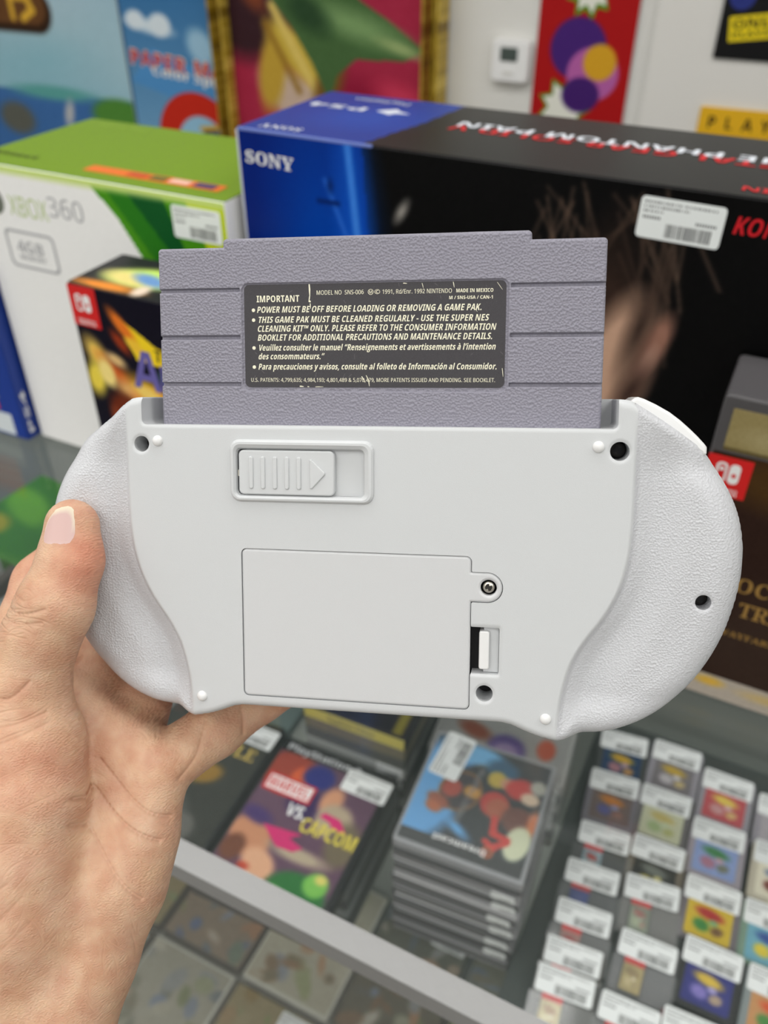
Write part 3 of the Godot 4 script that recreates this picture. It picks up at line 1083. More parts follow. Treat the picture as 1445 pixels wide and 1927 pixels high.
	for k in range(0, I.size(), 3):
		mb.tri(I[k], I[k + 1], I[k + 2])
	var m := mat(Color.WHITE, 0.5)
	m.vertex_color_use_as_albedo = true
	m.subsurf_scatter_enabled = true
	m.subsurf_scatter_strength = 0.15
	skin_maps(m)
	var o := thing("hand", "left hand with the palm to the viewer, thumb over the console's left grip", "hand", xf)
	part("skin", mb.mesh(), m, o)
	# nail on the thumb
	var T0 := Vector3(2.3, 82.2, 13.0)
	var T1 := Vector3(2.1, 71.2, 14.0)
	var ax := (T0 - T1).normalized()
	var nl := MB.new()
	var cuts := 24
	var rings := 7
	for r in rings + 1:
		var f := float(r) / rings
		for q in cuts:
			var a := TAU * q / cuts
			var su := signf(cos(a)) * pow(absf(cos(a)), 0.62)
			var sv := signf(sin(a)) * pow(absf(sin(a)), 0.7)
			var ang := deg_to_rad(-9.0 + 38.0 * su * f)
			var along := 7.6 + 8.6 * sv * f + (1.3 * su * f if sv > 0 else 0.0)
			var rad := 8.5 + (9.7 - 8.5) * clampf(1.0 - along / 11.0, 0, 1)
			rad = lerpf(rad, 8.2, sstep(8, 17, along)) + 0.75 - 1.0 * pow(f, 6) - 0.9 * sstep(10.0, 17.0, along)
			var ctr := T1 + ax * along
			var dir := Vector3(sin(ang), 0.12, cos(ang)).normalized()
			nl.vert((ctr + dir * rad) * 0.001, dir, Vector2.ZERO, Color(0.63, 0.43, 0.40).lerp(Color(0.80, 0.74, 0.56), sstep(0.80, 0.9, f) * (1.0 if sv > 0.15 else 0.0)).lerp(Color(0.75, 0.62, 0.6), 0.6 * sstep(5.5, 3.0, along)))
	for r in rings:
		for q in cuts:
			var q2 := (q + 1) % cuts
			nl.quad(r * cuts + q, r * cuts + q2, (r + 1) * cuts + q2, (r + 1) * cuts + q)
	nl.colored = true
	var nm := mat(Color.WHITE, 0.3)
	nm.vertex_color_use_as_albedo = true
	part("thumb_nail", nl.mesh(), nm, o).set_meta("label", "pale pink thumb nail")

# fine relief and mottling of the skin, laid flat over the palm side: creases, wrinkles, ridges
func skin_maps(m: StandardMaterial3D) -> void:
	var w := 768
	var h := 1120
	var H := PackedFloat32Array()
	H.resize(w * h)
	var C := PackedFloat32Array()
	C.resize(w * h)
	var n1 := FastNoiseLite.new()
	n1.seed = 41
	n1.frequency = 0.22
	n1.fractal_octaves = 2
	var n2 := FastNoiseLite.new()
	n2.seed = 42
	n2.frequency = 0.02
	n2.fractal_octaves = 3
	for y in h:
		for x in w:
			var k := y * w + x
			H[k] = 0.5 + 0.05 * n1.get_noise_2d(x * 0.8 + y * 0.25, y * 1.3)
			C[k] = n2.get_noise_2d(x, y)
	var rng := RandomNumberGenerator.new()
	rng.seed = 8
	# centre x, y (mm), spread x, y, direction, count, length, depth, width
	for g in [[-14, 54, 10, 5, 4, 46, 9, 0.16, 0.35], [-16, 60, 8, 3, -14, 16, 8, 0.14, 0.3], [-18, 38, 12, 8, -12, 24, 7, 0.07, 0.25], [-20, 25, 14, 6, 12, 30, 14, 0.12, 0.35], [-22, 4, 16, 14, 22, 30, 16, 0.08, 0.3], [-22, -20, 20, 18, 26, 46, 18, 0.08, 0.3], [-20, -42, 20, 12, 24, 30, 16, 0.06, 0.3], [-4, -30, 8, 16, 50, 24, 14, 0.06, 0.3], [14, -20, 12, 14, -50, 26, 12, 0.07, 0.3], [14, -45, 10, 18, -76, 40, 14, 0.06, 0.25], [12, 2, 12, 10, -42, 18, 9, 0.08, 0.3], [0, -75, 20, 10, -24, 24, 16, 0.08, 0.35], [36, 8, 8, 10, 60, 14, 6, 0.07, 0.3], [4, 74, 5, 10, 70, 50, 4, 0.05, 0.18]]:
		for k in int(g[5]):
			var a := deg_to_rad(float(g[4]) + rng.randfn() * 9.0)
			var p := Vector2(float(g[0]) + rng.randfn() * float(g[2]) * 0.6, float(g[1]) + rng.randfn() * float(g[3]) * 0.6)
			var bend := rng.randfn() * 0.25
			var L := float(g[6]) * rng.randf_range(0.4, 1.2)
			wrinkle(H, C, w, h, p, a, bend, L, float(g[7]) * rng.randf_range(0.3, 0.85), float(g[8]))
	for f in FOLDS:
		var L := smooth_line(pts(f[0]), 6)
		for q in L.size() - 1:
			var d := L[q + 1] - L[q]
			wrinkle(H, C, w, h, (L[q] + L[q + 1]) / 2, d.angle(), 0.0, d.length() * 1.1, 0.28 * float(f[2]), 0.5)
	var ih := Image.create(w, h, false, Image.FORMAT_RGB8)
	var ic := Image.create(w, h, false, Image.FORMAT_RGB8)
	for y in h:
		for x in w:
			var k := y * w + x
			var v := clampf(H[k], 0, 1)
			ih.set_pixel(x, y, Color(v, v, v))
			var c := C[k] * 0.11
			ic.set_pixel(x, y, Color(0.95 + c * 0.5, clampf(0.94 + c * 1.0, 0, 1), clampf(0.94 + c * 1.1, 0, 1)))
	ih.bump_map_to_normal_map(14.0)
	m.normal_enabled = true
	m.normal_texture = ImageTexture.create_from_image(ih)
	m.normal_scale = 0.75
	m.albedo_texture = ImageTexture.create_from_image(ic)

func wrinkle(H: PackedFloat32Array, C: PackedFloat32Array, w: int, h: int, p: Vector2, a: float, bend: float, L: float, depth: float, wd: float) -> void:
	var steps := maxi(2, int(L / 0.15))
	var r := int(ceil(wd * 2.0 / 0.2))
	for s in steps + 1:
		var f := float(s) / steps - 0.5
		var q := p + Vector2(cos(a), sin(a)) * (f * L) + Vector2(-sin(a), cos(a)) * (bend * L * f * f * 2.0)
		var cx := (q.x + 75.0) / 0.2
		var cy := (92.0 - q.y) / 0.2
		var fade := 1.0 - 4.0 * f * f
		if L < 1.5:
			fade = 1.0
		for dy in range(-r, r + 1):
			for dx in range(-r, r + 1):
				var X := int(cx) + dx
				var Y := int(cy) + dy
				if X < 0 or Y < 0 or X >= w or Y >= h:
					continue
				var d2 := (Vector2(X, Y) - Vector2(cx, cy)).length_squared() * 0.04
				var g := exp(-d2 / (wd * wd)) * fade
				var k := Y * w + X
				var lim := 0.5 - depth * g
				if H[k] > lim:
					H[k] = lerpf(H[k], lim, 0.6)
				C[k] = minf(C[k], lerpf(C[k], -0.5, g * 0.10 * depth / 0.12))

func hand_normals(P: PackedVector3Array, _I: PackedInt32Array, G: PackedFloat32Array, lo: Vector3, c: float, n: Vector3i) -> PackedVector3Array:
	var out := PackedVector3Array()
	out.resize(P.size())
	var sy := n.x
	var sz := n.x * n.y
	for k in P.size():
		var q := (P[k] - lo) / c
		var x := clampi(int(round(q.x)), 1, n.x - 2)
		var y := clampi(int(round(q.y)), 1, n.y - 2)
		var z := clampi(int(round(q.z)), 1, n.z - 2)
		var i := z * sz + y * sy + x
		out[k] = Vector3(G[i + 1] - G[i - 1], G[i + sy] - G[i - sy], G[i + sz] - G[i - sz]).normalized()
	return out

func face_normals(P: PackedVector3Array, I: PackedInt32Array, like: PackedVector3Array) -> PackedVector3Array:
	var out := PackedVector3Array()
	out.resize(P.size())
	for k in range(0, I.size(), 3):
		var g := (P[I[k + 1]] - P[I[k]]).cross(P[I[k + 2]] - P[I[k]])
		if g.dot(like[I[k]]) < 0:
			g = -g
		out[I[k]] += g; out[I[k + 1]] += g; out[I[k + 2]] += g
	for k in P.size():
		out[k] = out[k].normalized()
	return out

# colour of the skin itself: pinker pads and knuckles, paler ball of the thumb
func skin(p: Vector3, n: Vector3, nz: FastNoiseLite) -> Color:
	var base := Color(0.66, 0.40, 0.255)
	var red := Color(0.70, 0.29, 0.19)
	var pale := Color(0.70, 0.46, 0.335)
	var c := base.lerp(pale, clampf(0.5 + nz.get_noise_3dv(p * 1.4), 0, 1) * 0.5)
	var pad := exp(-Vector2(p.x - 9.0, p.y - 72.0).length_squared() / 160.0) * clampf(n.x + 0.5, 0, 1)
	c = c.lerp(red, 0.75 * pad)
	c = c.lerp(red, 0.35 * exp(-Vector2(p.x + 2, p.y - 8).length_squared() / 120.0))
	c = c.lerp(red, 0.45 * sstep(-12, -30, p.z))
	c = c.lerp(Color(0.56, 0.37, 0.24), 0.4 * exp(-Vector2(p.x + 8, p.y - 50).length_squared() / 250.0))
	return c

# ------------------------------------------------------------------ the glass counter
func counter() -> void:
	var o := thing("display_counter", "glass display counter with an aluminium edge, shelves full of games inside", "display counter", standing(0, 0, 0))
	var t0 := -1.5
	var t1 := 0.9
	var B := func(nm: String, x0: float, x1: float, y0: float, y1: float, s0: float, s1: float, m: Material, bev := 0.0005) -> MeshInstance3D:
		return part(nm, slab(MB.new(), rrect(x0, y0, x1, y1, 0.0008, 1), -s1, -s0, bev, 1).mesh(), m, o)
	B.call("top_pane", t0, t1, 0.994, 1.0, 0.2175, 0.86, M.glass)
	B.call("edge_strip", t0, t1, 0.984, 1.0015, 0.2005, 0.2172, M.alu, 0.0012)
	B.call("front_pane", t0, t1, 0.1, 0.984, 0.203, 0.208, M.glass)
	B.call("shelf", t0, t1, 0.622, 0.63, 0.358, 0.78, M.glass, 0.0003)
	B.call("shelf_front_edge", t0, t1, 0.6218, 0.6302, 0.3565, 0.3582, M.glass_edge, 0.0002)
	B.call("lower_shelf", t0, t1, 0.23, 0.25, 0.21, 0.84, mat(c8(150, 156, 150), 0.5))
	B.call("back_panel", t0, t1, 0.05, 0.99, 0.84, 0.86, mat(c8(130, 136, 132), 0.5))
	B.call("side_panel", t0, t0 + 0.02, 0.05, 0.99, 0.21, 0.84, mat(c8(130, 136, 132), 0.5))
	B.call("side_panel", t1 - 0.02, t1, 0.05, 0.99, 0.21, 0.84, mat(c8(130, 136, 132), 0.5))
	B.call("plinth", t0, t1, 0.0, 0.1, 0.21, 0.86, mat(c8(60, 60, 62), 0.5))
	for s in [-1.0, 0.3]:
		B.call("shelf_bracket", s, s + 0.02, 0.60, 0.622, 0.37, 0.84, M.alu)

# ------------------------------------------------------------------ boxes on the counter
func top_panel(parent: Node3D, w: float, h: float, d: float, m: Material, x0 := 0.0, x1 := -1.0) -> MeshInstance3D:
	if x1 < 0:
		x1 = w
	var o := part("top_panel", slab(MB.new(), rrect(x0 + 0.0006, 0.0006, x1 - 0.0006, d - 0.0006, 0.0008, 1), -0.0004, 0.0005).mesh(), m, parent, Vector3(0, h, 0))
	o.rotation.x = -PI / 2
	return o

func boxes() -> void:
	var G := c8(110, 142, 14)
	# white and green console box
	var w := 0.281
	var h := 0.291
	var d := 0.166
	var o := thing("console_box", "large white console box with a lime green top, left behind the console", "box", standing(-0.6906, 1.0005, 0.5439))
	part("carton", box(w, h, d), M.white, o)
	var a := art(192, 192, c8(246, 246, 245), [["p", [Vector2(0.50, 0), Vector2(0.60, 0.09), Vector2(0.72, 0.27), Vector2(0.82, 0.5), Vector2(0.9, 0.8), Vector2(0.95, 1), Vector2(1, 1), Vector2(1, 0)], c8(74, 148, 28)], ["p", [Vector2(0.56, 0), Vector2(0.72, 0.2), Vector2(0.82, 0.42), Vector2(0.9, 0.42), Vector2(0.76, 0.1), Vector2(0.72, 0)], c8(44, 122, 30)], ["p", [Vector2(0.64, 0), Vector2(0.78, 0.16), Vector2(0.86, 0.34), Vector2(0.92, 0.34), Vector2(0.78, 0)], c8(18, 86, 38)], ["p", [Vector2(0.86, 0), Vector2(0.98, 0.25), Vector2(0.99, 0.6), Vector2(1, 0.6), Vector2(1, 0)], c8(196, 214, 30)], ["l", 0.0, 0.0, 1.0, 0.0, 0.02, c8(205, 226, 130), 0.02]], 0.015)
	var f := part("front_panel", panel(0.0008, 0.0008, w - 0.0008, h - 0.0008, 0.0), a, o)
	var lg := mat(c8(188, 206, 140), 0.5)
	var gy := mat(c8(176, 177, 180), 0.5)
	lettering(f, [["XBOX", "sans", 0.043, 0.2475, 0.0006, 0.018, 0.046, 0.0]], lg)
	lettering(f, [["360", "sans", 0.091, 0.2525, 0.0006, 0.018, 0.040, 0.0]], gy)
	lettering(f, [["4GB", "sans bold", 0.040, 0.213, 0.0006, 0.011, 0.032, 0.0], ["MEMORY", "sans bold", 0.041, 0.206, 0.0006, 0.005, 0.032, 0.0]], gy, "memory_lettering")
	part("memory_badge", ring(MB.new(), [[0.028, 0.198, 0.088, 0.234, 0.006, 0.0003], [0.028, 0.198, 0.088, 0.234, 0.006, 0.0008], [0.0305, 0.2005, 0.0855, 0.2315, 0.005, 0.0008], [0.0305, 0.2005, 0.0855, 0.2315, 0.005, 0.0003]]).mesh(), gy, f)
	part("logo_disc", lathe(MB.new(), [Vector2(0.013, 0.0004), Vector2(0.012, 0.0008), Vector2(0.0, 0.0009)], 0.024, 0.258).mesh(), mat(c8(110, 116, 104), 0.4), f)
	price_tag(o, 0.2520, 0.2695, 0.0475, 0.0265, 0.0004, 0.0)
	var tp := top_panel(o, w, h, d, mat(G, 0.45))
	lettering(tp, [["Kinect", "sans bold", 0.010, 0.024, 0.0008, 0.008, 0.052, 0.0]], mat(c8(52, 62, 24), 0.5))
	lettering(tp, [["XBOX 360", "sans", 0.024, 0.146, 0.0008, 0.008, 0.060, 0.0]], mat(c8(150, 182, 70), 0.5), "rear_lettering")
	part("orange_bar", panel(0.122, 0.018, 0.262, 0.033, 0.0005), mat(c8(222, 112, 40), 0.5), tp)
	for q in [[0.166, 0.186, c8(190, 80, 40)], [0.190, 0.206, c8(96, 100, 40)], [0.210, 0.230, c8(224, 180, 160)], [0.235, 0.255, c8(70, 62, 100)]]:
		part("bar_picture", panel(q[0], 0.0205, q[1], 0.0305, 0.0009), mat(q[2], 0.5), tp)
	# blue and black console box
	w = 0.42; h = 0.3433; d = 0.1415
	o = thing("console_box", "wide console box with a blue left end and black front behind the cartridge", "box", standing(-0.4016, 1.0005, 0.558, 0.8))
	var hair := [["g", c8(10, 10, 11), c8(8, 8, 9)]]
	var rng := RandomNumberGenerator.new()
	rng.seed = 3
	for k in 46:
		var x := rng.randf_range(0.56, 0.80)
		var y := rng.randf_range(0.0, 0.16)
		hair.append(["l", x, y, x + rng.randf_range(-0.06, 0.10), y + rng.randf_range(0.06, 0.3), 0.003, Color(0.25, 0.20, 0.17, 0.5).lerp(Color(0.46, 0.37, 0.31, 0.5), rng.randf()), 0.006])
	hair += [["e", 0.70, 0.30, 0.05, 0.16, 0, c8(52, 38, 32), 0.05], ["e", 0.735, 0.37, 0.055, 0.13, 8, c8(196, 158, 134), 0.03], ["e", 0.787, 0.30, 0.020, 0.055, 18, c8(150, 108, 92), 0.015], ["e", 0.782, 0.34, 0.012, 0.03, 18, c8(206, 160, 140), 0.012], ["e", 0.765, 0.41, 0.018, 0.06, 20, c8(64, 46, 40), 0.03], ["e", 0.76, 0.27, 0.016, 0.07, 10, c8(58, 44, 38), 0.03]]
	hair += [["p", [Vector2(0, 0), Vector2(0.255, 0), Vector2(0.265, 0.2), Vector2(0.27, 0.6), Vector2(0.25, 1), Vector2(0, 1)], c8(4, 34, 120)], ["e", 0.17, 0.25, 0.09, 0.22, 0, Color(0.0, 0.27, 0.68, 0.8), 0.12], ["e", 0.245, 0.3, 0.035, 0.30, -4, Color(0.05, 0.33, 0.78, 0.85), 0.04], ["l", 0.226, 0.0, 0.252, 0.3, 0.006, c8(70, 140, 235), 0.012], ["l", 0.18, 0.08, 0.25, 0.28, 0.003, c8(50, 110, 215), 0.01], ["e", 0.19, 0.09, 0.006, 0.012, 0, c8(4, 40, 110), 0.008], ["l", 0.165, 0.125, 0.205, 0.125, 0.004, c8(4, 34, 100), 0.006], ["e", 0.33, 0.12, 0.008, 0.02, 30, c8(150, 146, 140), 0.012]]
	part("carton", box(w, h, d), mat(c8(12, 12, 14), 0.3), o)
	f = part("front_panel", panel(0.0004, 0.0008, w - 0.0008, h - 0.0008, 0.0), art(256, 210, c8(9, 9, 10), hair, 0.012, 2, 0.28), o)
	lettering(f, [["SONY", "serif bold", 0.0065, 0.3195, 0.0006, 0.0095, 0.0425, 0.0, -0.04]], M.white)
	lettering(f, [["KONAMI", "sans bold", 0.362, 0.3215, 0.0006, 0.0105, 0.05, 0.15]], mat(c8(205, 24, 36), 0.5), "red_lettering")
	price_tag(f, 0.3305, 0.3235, 0.0515, 0.0255, 0.0005, -1.0)
	part("white_edge", slab(MB.new(), rrect(-0.0004, 0.001, 0.0016, h - 0.001, 0.0003, 1), -0.001, 0.0007, 0.0003, 1).mesh(), mat(c8(205, 210, 222), 0.5), o)
	part("worn_edge", slab(MB.new(), rrect(0.001, h - 0.0014, 0.115, h + 0.0006, 0.0003, 1), -0.0012, 0.0006, 0.0003, 1).mesh(), mat(c8(110, 128, 196), 0.5), o)
	tp = top_panel(o, w, h, d, art(192, 64, c8(11, 11, 12), [["p", [Vector2(0, 0), Vector2(0.30, 0), Vector2(0.285, 0.45), Vector2(0.27, 0.7), Vector2(0.255, 1), Vector2(0, 1)], c8(8, 52, 140)], ["e", 0.17, 0.5, 0.09, 0.08, 0, Color(0.03, 0.3, 0.68, 0.6), 0.1]], 0.012, 6, 0.25))
	var silver := mat(c8(214, 218, 226), 0.45)
	var red := mat(c8(196, 30, 36), 0.5)
	lettering(tp, [["SONY", "serif bold", 0.0495, 0.0170, 0.0008, 0.0085, 0.036, 0.0, PI], ["PS4", "sans bold", 0.060, 0.098, 0.0008, 0.011, 0.052, 0.0, PI], ["PlayStation", "sans", 0.084, 0.128, 0.0008, 0.008, 0.05, 0.0, PI]], silver)
	lettering(tp, [["THE PHANTOM PAIN", "sans bold", 0.392, 0.091, 0.0009, 0.014, 0.247, 0.0, PI]], silver, "title_lettering")
	lettering(tp, [["METAL GEAR SOLID V", "sans bold", 0.396, 0.080, 0.0008, 0.014, 0.254, 0.0, PI]], red, "red_lettering")
	lettering(tp, [["TWIN", "sans bold", 0.400, 0.020, 0.0008, 0.009, 0.04, 0.0, PI]], red, "small_red_lettering")
	part("logo", slab(MB.new(), PackedVector2Array([Vector2(0.070, 0.093), Vector2(0.084, 0.086), Vector2(0.087, 0.092), Vector2(0.098, 0.094), Vector2(0.088, 0.098), Vector2(0.083, 0.104)]), 0.0004, 0.0009).mesh(), silver, tp)
	# brown and gold game box
	w = 0.165; h = 0.2485; d = 0.058
	o = thing("game_box", "brown and gold game box in a clear case, right of the console", "box", standing(-0.0167, 1.0005, 0.4898))
	part("carton", box(w, h, d, 0.003, 0.002), mat(c8(82, 80, 82), 0.3), o)
	part("gold_panel", panel(0.007, 0.2115, w - 0.007, 0.2405, 0.0), art(160, 32, c8(150, 136, 92), [["e", 0.35, 0.6, 0.2, 0.05, 0, Color(0.8, 0.76, 0.62, 0.6), 0.08], ["l", 0, 0.96, 1, 0.96, 0.008, c8(96, 84, 52), 0.01]], 0.05), o)
	f = part("front_panel", panel(0.002, 0.024, w - 0.002, 0.2095, 0.0), art(128, 140, c8(48, 31, 25), [["e", 0.35, 0.08, 0.3, 0.12, 0, Color(0.34, 0.24, 0.10, 0.7), 0.1], ["e", 0.34, 0.05, 0.05, 0.02, 0, c8(170, 120, 40), 0.02], ["e", 0.5, 0.1, 0.06, 0.03, 0, c8(140, 100, 40), 0.03], ["e", 0.6, 0.8, 0.5, 0.3, 0, Color(0.24, 0.19, 0.16, 0.6), 0.2]], 0.02), o)
	lettering(f, [["OCTOPATH", "serif bold", 0.0392, 0.1060, 0.0006, 0.0125, 0.088, 0.0], ["TRAVELER", "serif bold", 0.0455, 0.0855, 0.0006, 0.0125, 0.080, 0.0], ["WAYFARER’S EDITION", "serif bold", 0.0365, 0.0655, 0.0006, 0.005, 0.085, 0.0]], mat(c8(158, 122, 62), 0.45))
	part("bottom_band", panel(0.002, 0.002, w - 0.002, 0.0235, 0.0), art(128, 20, c8(178, 168, 156), [["e", 0.25, 0.3, 0.06, 0.03, 0, c8(214, 172, 70), 0.03], ["e", 0.5, 0.4, 0.10, 0.03, 0, c8(196, 172, 120), 0.04], ["e", 0.8, 0.35, 0.08, 0.03, 0, c8(200, 168, 100), 0.04]], 0.05), o)
	logo_tab(o, 0.0002, 0.1785, 0.0272, 0.2072)
	# game box with flames
	w = 0.16; h = 0.2425; d = 0.066
	o = thing("game_box", "black game box printed with flames, in front of the white and green box", "box", standing(-0.5015, 1.0005, 0.455))
	part("carton", box(w, h, d), mat(c8(22, 22, 24), 0.35), o)
	f = part("front_panel", panel(0.0005, 0.0006, w - 0.0006, h - 0.0006, 0.0), art(160, 240, c8(18, 16, 30), [["e", 0.2, 0.82, 0.35, 0.30, -30, c8(92, 36, 18), 0.1], ["e", 0.10, 0.24, 0.10, 0.06, 60, c8(244, 206, 96), 0.06], ["e", 0.06, 0.33, 0.06, 0.10, 10, c8(240, 216, 80), 0.05], ["e", 0.22, 0.30, 0.13, 0.05, 40, c8(206, 96, 40), 0.06], ["e", 0.30, 0.36, 0.12, 0.06, 20, c8(232, 180, 110), 0.06], ["e", 0.48, 0.36, 0.2, 0.07, 28, c8(242, 190, 60), 0.06], ["e", 0.55, 0.42, 0.22, 0.09, 20, c8(236, 110, 40), 0.08], ["e", 0.62, 0.40, 0.14, 0.05, 10, c8(250, 200, 120), 0.05], ["e", 0.40, 0.5, 0.10, 0.18, -20, c8(250, 210, 60), 0.06], ["e", 0.25, 0.48, 0.13, 0.18, -25, c8(110, 44, 22), 0.05], ["e", 0.30, 0.60, 0.05, 0.16, -20, c8(60, 22, 14), 0.05], ["e", 0.18, 0.52, 0.05, 0.12, -20, c8(150, 70, 40), 0.04], ["p", [Vector2(0.26, 0.07), Vector2(0.40, 0.12), Vector2(0.50, 0.16), Vector2(0.98, 0.17), Vector2(0.98, 0.225), Vector2(0.48, 0.225), Vector2(0.36, 0.22)], c8(248, 214, 40)], ["e", 0.30, 0.11, 0.10, 0.035, 50, c8(232, 120, 40), 0.03], ["e", 0.27, 0.17, 0.07, 0.03, 50, c8(150, 56, 26), 0.03], ["e", 0.36, 0.17, 0.06, 0.03, 30, c8(246, 200, 60), 0.02], ["e", 0.14, 0.30, 0.08, 0.05, 80, c8(250, 226, 140), 0.03], ["e", 0.40, 0.345, 0.10, 0.04, 20, c8(250, 214, 110), 0.03], ["e", 0.22, 0.24, 0.06, 0.03, 20, c8(226, 190, 130), 0.03], ["e", 0.60, 0.28, 0.12, 0.05, 10, c8(64, 110, 100), 0.05]], 0.03, 8), o)
	lettering(f, [["A", "sans bold", 0.050, 0.164, 0.0006, 0.034, 0.028, 0.1], ["ETERNO", "sans bold", 0.078, 0.167, 0.0006, 0.022, 0.058, 0.1]], mat(c8(106, 98, 170), 0.4))
	lettering(f, [["TRUE", "sans bold", 0.076, 0.192, 0.0007, 0.010, 0.03, 0.1]], mat(c8(70, 60, 20), 0.4), "small_lettering")
	logo_tab(o, 0.0004, 0.2085, 0.0275, h - 0.0006)
	top_panel(o, w, h, d, art(128, 54, c8(40, 40, 42), [["e", 0.36, 0.5, 0.26, 0.12, -10, c8(196, 226, 110), 0.06], ["e", 0.25, 0.6, 0.16, 0.07, 10, c8(226, 210, 130), 0.06], ["e", 0.36, 0.55, 0.12, 0.05, 20, c8(110, 150, 200), 0.04], ["e", 0.2, 0.9, 0.2, 0.04, 0, c8(230, 140, 50), 0.04], ["e", 0.40, 0.85, 0.04, 0.06, 0, c8(230, 210, 190), 0.03], ["e", 0.9, 0.85, 0.05, 0.04, 0, c8(236, 150, 40), 0.03]], 0.04, 7))
	# blue box at the left edge
	w = 0.15; h = 0.20; d = 0.12
	o = thing("game_box", "dark blue game box at the far left, beside the white and green box", "box", standing(-0.8456, 1.0005, 0.529))
	part("carton", box(w, h, d), mat(c8(36, 62, 140), 0.35), o)
	part("front_panel", panel(0.001, 0.001, w - 0.001, h - 0.001, 0.0), art(96, 128, c8(34, 62, 146), [["p", [Vector2(0.3, 0.62), Vector2(0.80, 0.62), Vector2(0.80, 0.84), Vector2(0.3, 0.84)], c8(206, 40, 34)], ["p", [Vector2(0.3, 0.86), Vector2(0.90, 0.86), Vector2(0.90, 0.99), Vector2(0.3, 0.99)], c8(214, 222, 226)], ["l", 0.3, 0.73, 0.8, 0.76, 0.02, c8(226, 200, 190), 0.02], ["e", 0.86, 0.2, 0.1, 0.12, 0, c8(40, 90, 60), 0.05]], 0.03), o)
	var side := part("side_panel", panel(0.001, 0.001, d - 0.001, h - 0.001, 0.0), mat(c8(38, 66, 150), 0.35), o, Vector3(w, 0, 0))
	side.rotation.y = PI / 2
	lettering(side, [["PS4", "sans bold", 0.0105, 0.008, 0.0006, 0.006, 0.05, 0.0, PI / 2]], M.white)

# red corner tab with the white two-part emblem of the game system
func logo_tab(parent: Node, x0: float, y0: float, x1: float, y1: float) -> void:
	var o := part("red_tab", panel(x0, y0, x1, y1, 0.0005), M.red, parent)
	var cx := (x0 + x1) / 2
	var cy := (y0 + y1) / 2 + 0.003
	var z := 0.001
	var mb := MB.new()
	ring(mb, [[cx - 0.0075, cy - 0.0072, cx - 0.0006, cy + 0.0072, 0.003, z], [cx - 0.0075, cy - 0.0072, cx - 0.0006, cy + 0.0072, 0.003, z + 0.0002], [cx - 0.0060, cy - 0.0057, cx - 0.0019, cy + 0.0057, 0.002, z + 0.0002]])
	slab(mb, circle(cx - 0.004, cy + 0.0025, 0.0014, 12), z, z + 0.0002)
	slab(mb, rrect(cx + 0.0006, cy - 0.0072, cx + 0.0072, cy + 0.0072, 0.003, 4), z, z + 0.0002)
	part("emblem", mb.mesh(), M.white, o)
	part("emblem_dot", slab(MB.new(), circle(cx + 0.0039, cy - 0.001, 0.0015, 12), z + 0.0001, z + 0.0004).mesh(), M.red, o)
	lettering(o, [["NINTENDO", "sans bold", cx - 0.0085, y0 + 0.0042, z, 0.0017, 0.017, 0.0], ["SWITCH", "sans bold", cx - 0.0085, y0 + 0.0014, z, 0.0022, 0.017, 0.0]], M.white)

